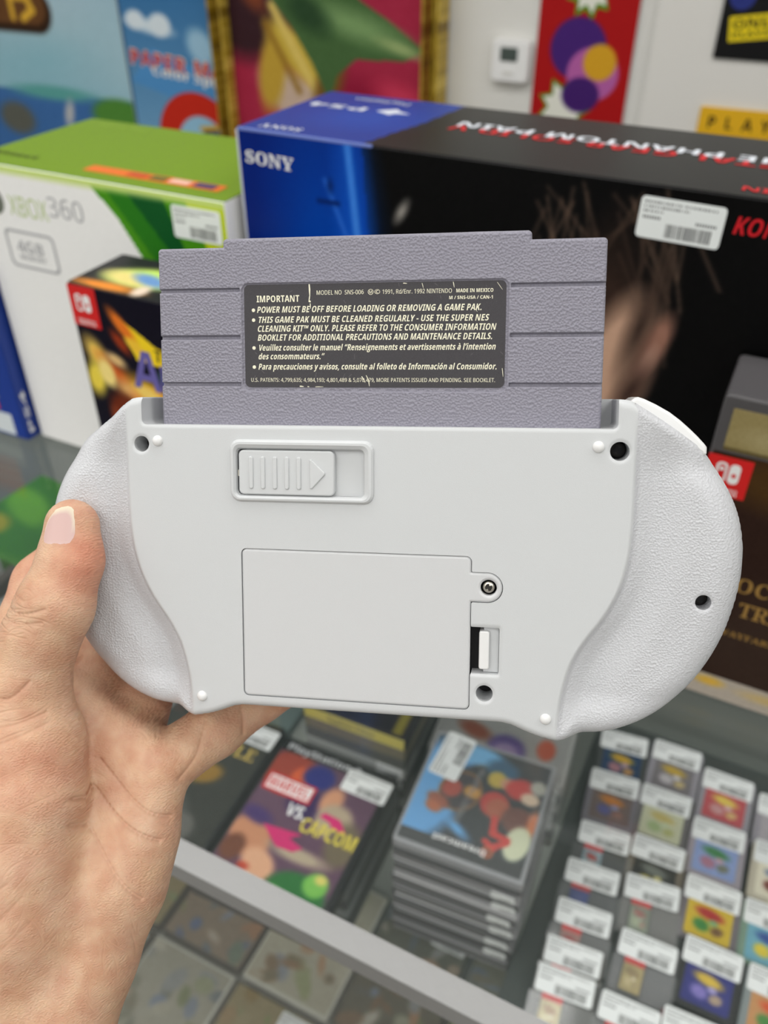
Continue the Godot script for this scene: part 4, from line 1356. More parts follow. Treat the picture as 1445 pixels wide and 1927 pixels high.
# ------------------------------------------------------------------ on the wall
func wall_things() -> void:
	var edge := mat(c8(200, 200, 200), 0.6)
	# seaside poster
	var o := thing("poster", "tall poster of pale cloudy sky over blue sea with a brown plaque", "poster", onwall(-1.95, 0.5, 0.001))
	part("backing", slab(MB.new(), rrect(0, 0, 0.806, 1.1, 0.002, 1), 0, 0.008).mesh(), edge, o)
	part("print", panel(0.001, 0.001, 0.805, 1.099, 0.008), art(160, 220, c8(150, 186, 206), [["g", c8(168, 196, 214), c8(150, 200, 214)], ["e", 0.75, 0.44, 0.4, 0.1, 10, Color(0.78, 0.84, 0.88, 0.7), 0.2], ["e", 0.6, 0.52, 0.3, 0.1, -10, Color(0.56, 0.76, 0.82, 0.8), 0.2], ["p", [Vector2(0, 0.60), Vector2(1, 0.60), Vector2(1, 1), Vector2(0, 1)], c8(66, 112, 172)], ["e", 0.62, 0.6, 0.2, 0.025, 0, c8(96, 168, 164), 0.02], ["e", 0.93, 0.64, 0.13, 0.06, 0, c8(84, 140, 58), 0.02], ["e", 0.68, 0.65, 0.02, 0.05, 20, c8(196, 196, 196), 0.02], ["e", 0.4, 0.68, 0.09, 0.06, 0, c8(98, 100, 92), 0.03], ["l", 0.2, 0.40, 0.615, 0.40, 0.075, c8(52, 34, 22), 0.012], ["l", 0.2, 0.39, 0.605, 0.39, 0.062, c8(106, 70, 40), 0.012], ["l", 0.52, 0.37, 0.58, 0.37, 0.014, c8(226, 178, 62), 0.01], ["l", 0.58, 0.37, 0.60, 0.40, 0.014, c8(226, 178, 62), 0.01], ["l", 0.60, 0.40, 0.55, 0.42, 0.014, c8(226, 178, 62), 0.01], ["l", 0.50, 0.36, 0.50, 0.42, 0.012, c8(226, 178, 62), 0.01]], 0.03, 3, 0.6), o)
	# blue poster with red lettering
	o = thing("poster", "blue poster with red and white lettering and a red ring, left of the gold frame", "poster", onwall(-1.142, 0.55, 0.001))
	part("backing", slab(MB.new(), rrect(0, 0, 0.47, 0.9, 0.002, 1), 0, 0.008).mesh(), mat(c8(46, 84, 112), 0.6), o)
	var p := part("print", panel(0.006, 0.001, 0.469, 0.899, 0.008), art(140, 260, c8(96, 150, 204), [["g", c8(30, 90, 150), c8(160, 204, 232)], ["p", [Vector2(0.2, 0.40), Vector2(1, 0.52), Vector2(1, 0.62), Vector2(0, 0.50)], c8(84, 148, 206)], ["e", 0.2, 0.34, 0.16, 0.035, 8, c8(214, 230, 240), 0.03], ["e", 0.1, 0.325, 0.07, 0.05, 0, c8(222, 234, 242), 0.02], ["e", 0.28, 0.335, 0.08, 0.06, 0, c8(222, 234, 242), 0.02], ["e", 0.56, 0.385, 0.1, 0.08, 40, c8(160, 200, 226), 0.05], ["e", 0.47, 0.66, 0.30, 0.27, 0, c8(202, 46, 30), 0.01], ["e", 0.50, 0.69, 0.20, 0.20, 0, c8(150, 196, 224), 0.01], ["e", 0.57, 0.67, 0.09, 0.11, 20, c8(70, 74, 84), 0.01], ["e", 0.58, 0.68, 0.075, 0.09, 20, c8(156, 162, 170), 0.03], ["l", 0.5, 0.62, 0.64, 0.61, 0.012, c8(214, 170, 50), 0.01]], 0.02, 3, 0.6), o)
	lettering(p, [["PAPER", "sans bold", 0.016, 0.494, 0.0089, 0.042, 0.195, 0.0, -0.07], ["MARIO", "sans bold", 0.236, 0.479, 0.0089, 0.042, 0.2, 0.0, -0.07]], mat(c8(244, 220, 190), 0.5), "lettering_outline")
	lettering(p, [["PAPER", "sans bold", 0.018, 0.497, 0.0092, 0.036, 0.19, 0.0, -0.07], ["MARIO", "sans bold", 0.239, 0.482, 0.0092, 0.036, 0.195, 0.0, -0.07]], mat(c8(212, 62, 34), 0.5))
	lettering(p, [["Color Splash", "sans bold", 0.088, 0.472, 0.0092, 0.024, 0.30, 0.0, -0.07]], mat(c8(240, 238, 230), 0.5), "white_lettering")
	# painting in a gold frame
	o = thing("framed_painting", "gold framed abstract painting of green, yellow and crimson brush strokes", "painting", onwall(-0.80, 0.6, 0.0105))
	var gilt := art(64, 256, c8(196, 166, 62), speckle(), 0.22, 5, 0.35)
	gilt.metallic_specular = 0.4
	var fw := 0.652
	var fh := 1.15
	for q in [[0.0, 0.0, 0.045, fh], [fw - 0.047, 0.0, fw, fh], [0.045, 0.0, fw - 0.047, 0.045], [0.045, fh - 0.045, fw - 0.047, fh]]:
		part("frame_side", slab(MB.new(), rrect(q[0], q[1], q[2], q[3], 0.002, 1), 0, 0.06, 0.006, 2).mesh(), gilt, o)
	part("canvas", panel(0.043, 0.043, fw - 0.045, fh - 0.043, 0.02, 0.004), art(180, 340, c8(170, 44, 72), [["e", 0.1, 0.42, 0.3, 0.30, 0, c8(58, 34, 40), 0.1], ["e", 0.14, 0.44, 0.08, 0.05, 40, c8(126, 66, 44), 0.05], ["e", 0.24, 0.40, 0.05, 0.08, 10, c8(70, 60, 90), 0.05], ["e", 0.68, 0.66, 0.30, 0.12, 10, c8(150, 30, 60), 0.08], ["e", 0.82, 0.72, 0.2, 0.12, 0, c8(224, 210, 96), 0.08], ["e", 0.9, 0.64, 0.14, 0.06, 20, c8(206, 60, 90), 0.06], ["e", 0.62, 0.74, 0.12, 0.06, -40, c8(48, 24, 40), 0.05], ["e", 0.34, 0.66, 0.20, 0.11, 30, c8(206, 180, 162), 0.06], ["e", 0.22, 0.60, 0.07, 0.18, 12, c8(196, 160, 60), 0.04], ["e", 0.36, 0.56, 0.19, 0.075, 38, c8(206, 176, 70), 0.04], ["l", 0.24, 0.46, 0.44, 0.63, 0.02, c8(228, 202, 110), 0.03], ["l", 0.20, 0.50, 0.36, 0.64, 0.014, c8(150, 112, 40), 0.03], ["e", 0.52, 0.62, 0.06, 0.12, 30, c8(120, 90, 40), 0.05], ["p", [Vector2(0.22, 0.44), Vector2(0.40, 0.40), Vector2(0.62, 0.42), Vector2(0.82, 0.475), Vector2(0.99, 0.53), Vector2(0.9, 0.555), Vector2(0.66, 0.56), Vector2(0.56, 0.60), Vector2(0.52, 0.66), Vector2(0.44, 0.58), Vector2(0.32, 0.49)], c8(74, 106, 62)], ["e", 0.66, 0.49, 0.22, 0.05, 14, c8(126, 160, 104), 0.07], ["e", 0.42, 0.47, 0.12, 0.06, 30, c8(46, 74, 46), 0.06], ["e", 0.88, 0.53, 0.10, 0.02, 14, c8(160, 180, 120), 0.03]], 0.05, 3, 0.5), o)
	# thermostat
	o = thing("thermostat", "small white wall thermostat with a dark display, between painting and red poster", "thermostat", onwall(-0.032, 1.09, 0.001))
	part("case", slab(MB.new(), rrect(0, 0, 0.092, 0.09, 0.012, 4), 0, 0.024, 0.005).mesh(), M.white, o)
	part("display", slab(MB.new(), rrect(0.022, 0.045, 0.064, 0.074, 0.003, 2), 0.0235, 0.0252).mesh(), mat(c8(78, 88, 84), 0.3), o)
	part("button", slab(MB.new(), rrect(0.03, 0.016, 0.056, 0.026, 0.004, 3), 0.0235, 0.026, 0.001).mesh(), M.paint, o)
	# red poster, the figure on it left out
	o = thing("poster", "narrow red poster with purple and yellow discs and white star bursts", "poster", onwall(0.069, 0.62, 0.001))
	part("backing", slab(MB.new(), rrect(0, 0, 0.223, 1.0, 0.002, 1), 0, 0.007).mesh(), edge, o)
	part("print", panel(0.001, 0.001, 0.222, 0.999, 0.007), art(112, 480, c8(176, 26, 28), burst(0.36, 0.575, 0.30, c8(96, 140, 40)) + burst(0.36, 0.575, 0.25, c8(236, 236, 226)) + burst(0.5, 0.335, 0.26, c8(96, 140, 40)) + burst(0.5, 0.33, 0.22, c8(236, 236, 226)) + [["e", 0.44, 0.45, 0.29, 0.27, 0, c8(74, 40, 120), 0.03], ["e", 0.62, 0.50, 0.27, 0.24, 0, c8(186, 100, 170), 0.03], ["e", 0.68, 0.475, 0.17, 0.16, 0, c8(220, 166, 44), 0.03], ["e", 0.52, 0.545, 0.20, 0.16, 0, c8(70, 36, 110), 0.03]], 0.02, 3, 0.5), o)
	# black sign
	o = thing("sign", "black sign with a tilted yellow lettered box, top right corner", "sign", onwall(0.462, 1.175, 0.0225))
	part("board", slab(MB.new(), rrect(0, 0, 0.4, 0.34, 0.002, 1), 0, 0.006).mesh(), M.black, o)
	var yb := part("yellow_box", slab(MB.new(), rrect(0, 0, 0.26, 0.046, 0.002, 2), 0.006, 0.0068).mesh(), mat(c8(238, 214, 30), 0.5), o, Vector3(0.024, 0.031, 0))
	yb.rotation.z = 0.14
	lettering(yb, [["ONLY FOR", "sans bold", 0.008, 0.022, 0.0072, 0.018, 0.17, 0.0], ["PLAYSTATION", "sans bold", 0.008, 0.007, 0.0072, 0.009, 0.16, 0.0]], M.black)
	part("blue_mark", slab(MB.new(), circle(0.035, 0.115, 0.026, 20), 0.006, 0.0066).mesh(), mat(c8(40, 52, 130), 0.5), o)
	# yellow sign
	o = thing("sign", "yellow sign with spaced black capital letters on the white door", "sign", onwall(0.460, 1.026, 0.0225))
	part("board", slab(MB.new(), rrect(0, 0, 0.36, 0.055, 0.002, 1), 0, 0.008, 0.001, 1).mesh(), mat(c8(236, 184, 36), 0.45), o)
	lettering(o, [["P", "sans bold", 0.021, 0.014, 0.0084, 0.024], ["L", "sans bold", 0.058, 0.014, 0.0084, 0.024], ["A", "sans bold", 0.092, 0.014, 0.0084, 0.024], ["Y", "sans bold", 0.13, 0.014, 0.0084, 0.024]], M.black)

func speckle() -> Array:
	var rng := RandomNumberGenerator.new()
	rng.seed = 14
	var out := []
	for k in 160:
		out.append(["e", rng.randf(), rng.randf(), rng.randf_range(0.03, 0.12), rng.randf_range(0.02, 0.06), rng.randf() * 180, [Color(0.87, 0.76, 0.35), Color(0.62, 0.49, 0.16), Color(0.52, 0.42, 0.14)][k % 3], 0.03])
	return out

func burst(x: float, y: float, r: float, col: Color) -> Array:
	var p := []
	for k in 18:
		var rr := r if k % 2 == 0 else r * 0.66
		p.append(Vector2(x + cos(TAU * k / 18) * rr, y + sin(TAU * k / 18) * rr * 112.0 / 480.0))
	return [["p", p, col]]

# ------------------------------------------------------------------ games on the glass shelf
# a case lying on its back: its far left corner at t, s; local x to the right, y towards the back, z up from its base
func case_at(called: String, label: String, t: float, y: float, s: float, w: float, l: float, th: float, dyaw: float, body: Material, cover: Material, cat := "game case", group := "") -> Node3D:
	var a := deg_to_rad(YAW + dyaw)
	var uu := Vector3(cos(a), 0, sin(a))
	var vv := Vector3(sin(a), 0, -cos(a))
	var tr := Transform3D(Basis(Vector3.UP, -a) * Basis(Vector3.RIGHT, -PI / 2), cp(t, y, s) + uu * w / 2 - vv * l / 2)
	var o := thing(called, label, cat, tr, group)
	part("case", slab(MB.new(), rrect(-w / 2, -l / 2, w / 2, l / 2, 0.003, 3), 0, th, 0.0015, 2).mesh(), body, o)
	if cover:
		part("cover", slab(MB.new(), rrect(-w / 2 + 0.003, -l / 2 + 0.004, w / 2 - 0.004, l / 2 - 0.004, 0.001, 1), th - 0.0005, th + 0.0004).mesh(), cover, o)
	return o

const SH := 0.6306
const ORD := ["first", "second", "third", "fourth", "fifth", "sixth", "seventh", "eighth", "ninth", "tenth", "eleventh", "twelfth", "thirteenth", "fourteenth"]

func shelf_games() -> void:
	var dark := mat(c8(20, 22, 26), 0.35)
	# black case with the fighting game cover
	var cov := art(140, 190, c8(96, 70, 90), [["e", 0.18, 0.14, 0.24, 0.22, 0, c8(150, 60, 46), 0.06], ["e", 0.30, 0.14, 0.09, 0.11, 20, c8(206, 90, 50), 0.04], ["e", 0.44, 0.10, 0.14, 0.12, 0, c8(38, 44, 120), 0.05], ["e", 0.45, 0.30, 0.16, 0.14, 0, c8(54, 36, 84), 0.06], ["e", 0.64, 0.22, 0.09, 0.14, 10, c8(206, 150, 116), 0.05], ["e", 0.74, 0.34, 0.16, 0.16, 20, c8(176, 160, 136), 0.06], ["e", 0.9, 0.46, 0.14, 0.2, 0, c8(110, 100, 80), 0.07], ["e", 0.18, 0.62, 0.20, 0.16, 30, c8(196, 138, 104), 0.05], ["e", 0.10, 0.72, 0.10, 0.12, 10, c8(110, 66, 48), 0.05], ["e", 0.36, 0.76, 0.16, 0.12, 30, c8(216, 166, 132), 0.05], ["e", 0.26, 0.80, 0.05, 0.03, 0, c8(186, 70, 50), 0.03], ["e", 0.14, 0.48, 0.14, 0.07, 10, c8(70, 50, 104), 0.05], ["e", 0.45, 0.93, 0.12, 0.08, 0, c8(44, 60, 140), 0.05], ["e", 0.74, 0.84, 0.25, 0.18, 0, c8(40, 110, 52), 0.05], ["e", 0.86, 0.74, 0.10, 0.10, 0, c8(120, 188, 84), 0.04], ["e", 0.88, 0.70, 0.05, 0.04, 0, c8(214, 206, 110), 0.03], ["e", 0.56, 0.88, 0.08, 0.07, 0, c8(116, 176, 90), 0.04], ["e", 0.58, 0.90, 0.03, 0.03, 0, c8(190, 50, 44), 0.02], ["e", 0.9, 0.95, 0.09, 0.08, 0, c8(120, 190, 90), 0.03], ["e", 0.62, 0.62, 0.24, 0.06, 0, c8(178, 164, 140), 0.05]], 0.03, 3)
	var o := case_at("game_case", "black plastic game case with a bright fighting game cover and pink numeral", -0.3645, 0.7155, 0.4899, 0.135, 0.19, 0.0145, -2.3, dark, null)
	var c := part("cover", panel(-0.0635, -0.091, 0.0605, 0.077, 0.0143), cov, o)
	lettering(o, [["PlayStation.2", "sans bold", -0.058, 0.080, 0.0149, 0.008, 0.086, 0.0]], mat(c8(200, 204, 208), 0.5))
	price_tag(o, 0.0415, 0.0705, 0.0505, 0.027, 0.0152, -1.0)
	var rb := part("red_banner", panel(-0.060, 0.026, -0.004, 0.048, 0.0147, 0.0003), mat(c8(196, 40, 44), 0.4), c)
	part("white_banner", panel(-0.057, 0.029, -0.007, 0.045, 0.0150, 0.0003), M.white, rb)
	lettering(rb, [["MARVEL", "sans bold", -0.055, 0.031, 0.0156, 0.012, 0.046, 0.0]], M.red)
	lettering(c, [["VS.", "sans bold", -0.022, 0.008, 0.0152, 0.014, 0.022, 0.0]], M.white, "white_lettering")
	lettering(c, [["CAPCOM", "sans bold", 0.000, -0.003, 0.0156, 0.016, 0.060, 0.0]], mat(c8(224, 208, 80), 0.4), "yellow_lettering")
	var two := MB.new()
	slab(two, PackedVector2Array([Vector2(0.016, 0.026), Vector2(0.034, 0.024), Vector2(0.046, 0.012), Vector2(0.030, 0.012), Vector2(0.026, 0.017), Vector2(0.012, 0.020)]), 0.0146, 0.0149)
	slab(two, PackedVector2Array([Vector2(-0.036, -0.010), Vector2(0.006, -0.006), Vector2(-0.004, -0.014), Vector2(0.014, -0.019), Vector2(0.006, -0.026), Vector2(-0.012, -0.027)]), 0.0146, 0.0149)
	part("pink_numeral", two.mesh(), mat(c8(206, 30, 110), 0.4), c)
	# case under it
	for k in 5:
		case_at("game_case", "game case in the pile under the fighting game, %s from the bottom" % ORD[k], -0.363, SH + k * 0.0169, 0.488, 0.135, 0.128, 0.0167, -2.3, mat([c8(70, 74, 74), c8(40, 42, 44), c8(110, 116, 116), c8(52, 54, 56), c8(84, 88, 88)][k], 0.4), null, "game case", "cases under the fighting game")
	# dark case at its left
	var cov2 := art(120, 170, c8(52, 54, 50), [["e", 0.4, 0.3, 0.2, 0.1, 0, c8(70, 72, 66), 0.1], ["e", 0.62, 0.45, 0.16, 0.10, -20, c8(140, 108, 44), 0.05], ["e", 0.5, 0.5, 0.09, 0.05, 20, c8(110, 90, 40), 0.04], ["e", 0.5, 0.75, 0.2, 0.16, 0, c8(86, 88, 86), 0.1], ["e", 0.2, 0.6, 0.12, 0.2, 0, c8(36, 38, 36), 0.08], ["e", 0.72, 0.8, 0.12, 0.12, 0, c8(96, 96, 92), 0.06]], 0.06, 3)
	o = case_at("game_case", "dark game case with gold lettering, half hidden behind the little finger", -0.5045, 0.7155, 0.4915, 0.135, 0.19, 0.0145, -2.3, dark, cov2)
	lettering(o, [["BATTLE", "serif bold", -0.020, 0.040, 0.0151, 0.015, 0.075, 0.0]], mat(c8(206, 180, 90), 0.4))
	price_tag(o, 0.0405, 0.0735, 0.05, 0.026, 0.0151, -1.0)
	for k in 5:
		case_at("game_case", "game case in the pile behind the little finger, %s from the bottom" % ORD[k], -0.503, SH + k * 0.0169, 0.489, 0.135, 0.128, 0.0167, -2.3, mat([c8(50, 54, 54), c8(80, 84, 84), c8(44, 46, 50), c8(100, 104, 104), c8(60, 62, 64)][k], 0.4), null, "game case", "cases under the gold lettering")
	# stack of cases with the yellow spine, behind
	for k in 9:
		var top := k == 8
		o = case_at("game_case", "black game case with a yellow spine on top of the rear pile" if top else "game case in the rear pile with the yellow spine, %s from the bottom" % ORD[k], -0.352, SH + k * 0.0170, 0.6390, 0.120, 0.14, 0.0168, -2.3, mat([c8(90, 94, 92), c8(70, 76, 74), c8(150, 154, 152), c8(60, 62, 60), c8(40, 46, 44), c8(170, 174, 172), c8(90, 92, 88), c8(118, 112, 92), c8(26, 22, 28)][k], 0.4), art(96, 100, c8(22, 18, 30), [["e", 0.5, 0.5, 0.3, 0.2, 10, c8(40, 24, 44), 0.1], ["l", 0.93, 0, 0.93, 1, 0.05, c8(120, 112, 40), 0.03]], 0.05) if top else null, "game case", "" if top else "cases in the rear pile")
		if top:
			var sp := part("spine", panel(-0.0585, 0.0005, 0.0585, 0.0163, 0.0), mat(c8(206, 196, 96), 0.45), o, Vector3(0, -0.0703, 0))
			sp.rotation.x = PI / 2
			lettering(sp, [["Syphon Filter", "sans bold", -0.03, 0.005, 0.0006, 0.007, 0.055, 0.0]], mat(c8(120, 116, 70), 0.5))
		elif k == 4 or k == 5:
			price_tag(o, 0.042, -0.0705, 0.03, 0.015, 0.0085, 0.0).rotation.x = PI / 2
	# jewel case stack
	var clear := mat(c8(150, 152, 156), 0.15)
	for k in 14:
		var g: int = [80, 110, 64, 96, 130, 70, 150, 110, 84, 160, 120, 90, 140, 60][k]
		o = case_at("jewel_case", "jewel case in the tall stack by the small cartridges, %s from the bottom" % ORD[k], -0.1990 + 0.0008 * sin(k * 2.3), SH + k * 0.01062, 0.5275, 0.1235, 0.132, 0.0105, -4.5 + 0.6 * sin(k * 1.7), mat(c8(g, g, g + 3), 0.2), null, "game case", "jewel cases in the stack")
		for e in 2:
			var ed := part("edge_line", panel(-0.060, 0.0022 + e * 0.0042, 0.060, 0.0040 + e * 0.0042, 0.0, 0.0003, 0.0002), mat(c8(g + 60, g + 62, g + 66) if e == k % 2 else c8(g / 2, g / 2, g / 2), 0.3), o, Vector3(0, -0.0661, 0))
			ed.rotation.x = PI / 2
		if k > 1 and k % 2 == 0:
			price_tag(o, 0.046, -0.0667, 0.022, 0.0095, 0.005, 0.0).rotation.x = PI / 2
	var cov3 := art(180, 190, c8(20, 26, 34), [["e", 0.12, 0.5, 0.30, 0.62, 14, c8(92, 164, 220), 0.12], ["e", 0.42, 0.10, 0.2, 0.10, 0, c8(110, 180, 226), 0.05], ["e", 0.50, 0.22, 0.10, 0.06, 0, c8(226, 222, 200), 0.05], ["e", 0.46, 0.42, 0.22, 0.26, 10, c8(16, 20, 28), 0.05], ["e", 0.34, 0.46, 0.17, 0.20, 20, c8(180, 120, 40), 0.02], ["e", 0.34, 0.46, 0.155, 0.185, 20, c8(40, 26, 34), 0.02], ["e", 0.27, 0.46, 0.08, 0.09, 30, c8(170, 60, 36), 0.03], ["e", 0.20, 0.60, 0.10, 0.06, 20, c8(150, 70, 34), 0.03], ["e", 0.18, 0.66, 0.07, 0.05, 20, c8(178, 92, 40), 0.03], ["e", 0.44, 0.44, 0.07, 0.06, 0, c8(206, 150, 50), 0.04], ["e", 0.62, 0.16, 0.14, 0.10, 0, c8(30, 86, 120), 0.06], ["e", 0.60, 0.26, 0.08, 0.08, 20, c8(196, 172, 60), 0.03], ["e", 0.70, 0.27, 0.07, 0.06, 0, c8(200, 150, 116), 0.03], ["e", 0.80, 0.28, 0.12, 0.10, -30, c8(196, 40, 32), 0.04], ["e", 0.9, 0.34, 0.08, 0.06, 0, c8(220, 196, 170), 0.03], ["e", 0.94, 0.22, 0.07, 0.07, 0, c8(176, 176, 164), 0.04], ["e", 0.64, 0.48, 0.12, 0.12, 0, c8(190, 46, 34), 0.03], ["e", 0.68, 0.51, 0.10, 0.10, 0, c8(176, 92, 60), 0.04], ["e", 0.86, 0.56, 0.14, 0.13, 20, c8(110, 58, 44), 0.04], ["e", 0.98, 0.54, 0.05, 0.12, 0, c8(206, 116, 60), 0.04], ["e", 0.9, 0.74, 0.10, 0.16, 10, c8(216, 222, 190), 0.03], ["l", 0.68, 0.60, 0.70, 0.72, 0.03, c8(206, 50, 38), 0.02], ["l", 0.70, 0.72, 0.82, 0.74, 0.03, c8(206, 50, 38), 0.02], ["l", 0.82, 0.76, 0.72, 0.84, 0.028, c8(206, 50, 38), 0.02], ["l", 0.66, 0.80, 0.74, 0.84, 0.026, c8(206, 50, 38), 0.02], ["e", 0.42, 0.78, 0.12, 0.04, 30, c8(96, 170, 226), 0.05], ["p", [Vector2(0, 0.90), Vector2(1, 0.90), Vector2(1, 1), Vector2(0, 1)], c8(16, 16, 20)], ["e", 0.70, 0.885, 0.05, 0.05, 0, c8(200, 96, 40), 0.01], ["e", 0.70, 0.885, 0.032, 0.032, 0, c8(40, 24, 20), 0.01], ["e", 0.70, 0.885, 0.018, 0.018, 0, c8(200, 96, 40), 0.01]], 0.03, 3)
	o = case_at("jewel_case", "jewel case with an orange, red and blue cover on top of the stack", -0.1999, SH + 14 * 0.01062, 0.5278, 0.1235, 0.132, 0.0105, -4.5, clear, cov3)
	lettering(o, [["Dreamcast", "sans bold", 0.022, -0.0465, 0.0111, 0.0065, 0.05, 0.0, PI]], M.white)
	lettering(o, [["STREET FIGHTER", "sans bold", -0.010, -0.030, 0.0111, 0.0055, 0.066, 0.0, 1.45]], M.grey, "side_lettering")
	price_tag(o, -0.038, 0.040, 0.054, 0.03, 0.0112, 84.0)
	part("clear_lid", slab(MB.new(), rrect(-0.0615, -0.0658, 0.0615, 0.0658, 0.002, 2), 0.0112, 0.0122, 0.0004, 1).mesh(), M.film, o)
	# grey jewel cases behind the stack
	var cov4 := art(140, 90, c8(150, 152, 150), [["e", 0.28, 0.72, 0.13, 0.05, 10, c8(130, 66, 44), 0.04], ["e", 0.55, 0.82, 0.14, 0.09, 0, c8(84, 66, 130), 0.04], ["e", 0.55, 0.84, 0.1, 0.05, 0, c8(150, 130, 170), 0.04], ["e", 0.84, 0.72, 0.07, 0.07, 0, c8(180, 84, 60), 0.03], ["l", 0.25, 0.3, 0.45, 0.3, 0.04, c8(90, 92, 90), 0.03]], 0.06)
	for k in 7:
		o = case_at("jewel_case", "grey jewel case with orange and purple marks, behind the tall stack" if k == 6 else "grey jewel case in the pile behind the tall stack, %s from the bottom" % ORD[k], -0.229, SH + k * 0.0157, 0.6738, 0.148, 0.135, 0.0155, -5.4, mat(c8(168, 170, 168) if k % 2 == 0 else c8(120, 124, 122), 0.3), cov4 if k == 6 else null, "game case", "" if k == 6 else "grey jewel cases behind the stack")
		if k > 1:
			price_tag(o, 0.054, -0.0685, 0.03, 0.014, 0.0075, 0.0).rotation.x = PI / 2
	part("red_spine_mark", panel(-0.073, 0.03, -0.066, 0.06, 0.0155), M.red, o)
	# green case and others at the left end of the shelf
	var gc := art(96, 128, c8(58, 120, 34), [["e", 0.3, 0.4, 0.4, 0.2, 30, c8(96, 160, 44), 0.1], ["e", 0.75, 0.3, 0.2, 0.3, -20, c8(30, 90, 26), 0.1], ["e", 0.2, 0.75, 0.2, 0.2, 0, c8(150, 150, 40), 0.1]], 0.04)
	for k in 5:
		case_at("game_case", "bright green game case on top of the left pile, beyond the thumb" if k == 4 else "game case in the left pile under the green one, %s from the bottom" % ORD[k], -0.915, SH + k * 0.0303, 0.700, 0.15, 0.16, 0.030, 4.0, mat(c8(64, 130, 36) if k == 4 else [c8(160, 164, 160), c8(70, 80, 90), c8(180, 184, 180), c8(120, 124, 120)][k], 0.35), gc if k == 4 else null, "game case", "" if k == 4 else "cases under the green one")
	var cols := [c8(60, 70, 80), c8(168, 172, 172), c8(50, 90, 140), c8(150, 146, 110), c8(190, 194, 194), c8(70, 66, 62), c8(110, 120, 120)]
	for k in 7:
		o = thing("game_case", "upright game case in the row at the left, %s from the left end" % ORD[k], "game case", standing(-0.96 + k * 0.036, 0.6304, 0.498, 0.0), "upright cases at the left")
		part("case", slab(MB.new(), rrect(0, 0, 0.0145, 0.17, 0.001, 2), -0.018, 0.07, 0.001, 1).mesh(), mat(cols[k], 0.35), o)
		part("spine", panel(0.001, 0.01, 0.0135, 0.165, 0.07), mat(cols[(k + 3) % 7].lerp(Color.WHITE, 0.3), 0.4), o)
	# a few more cases on the shelf under the console
	for q in [[-0.70, 0.635, c8(150, 160, 158), "pale grey"], [-0.545, 0.66, c8(120, 140, 138), "green grey"], [-0.66, 0.495, c8(70, 74, 72), "dark grey"]]:
		case_at("game_case", "plain %s game case lying flat on the shelf behind the fingers" % q[3], q[0], SH, q[1], 0.135, 0.13, 0.0145, -2.0, mat(q[2], 0.3), null, "game case", "plain cases behind the fingers")

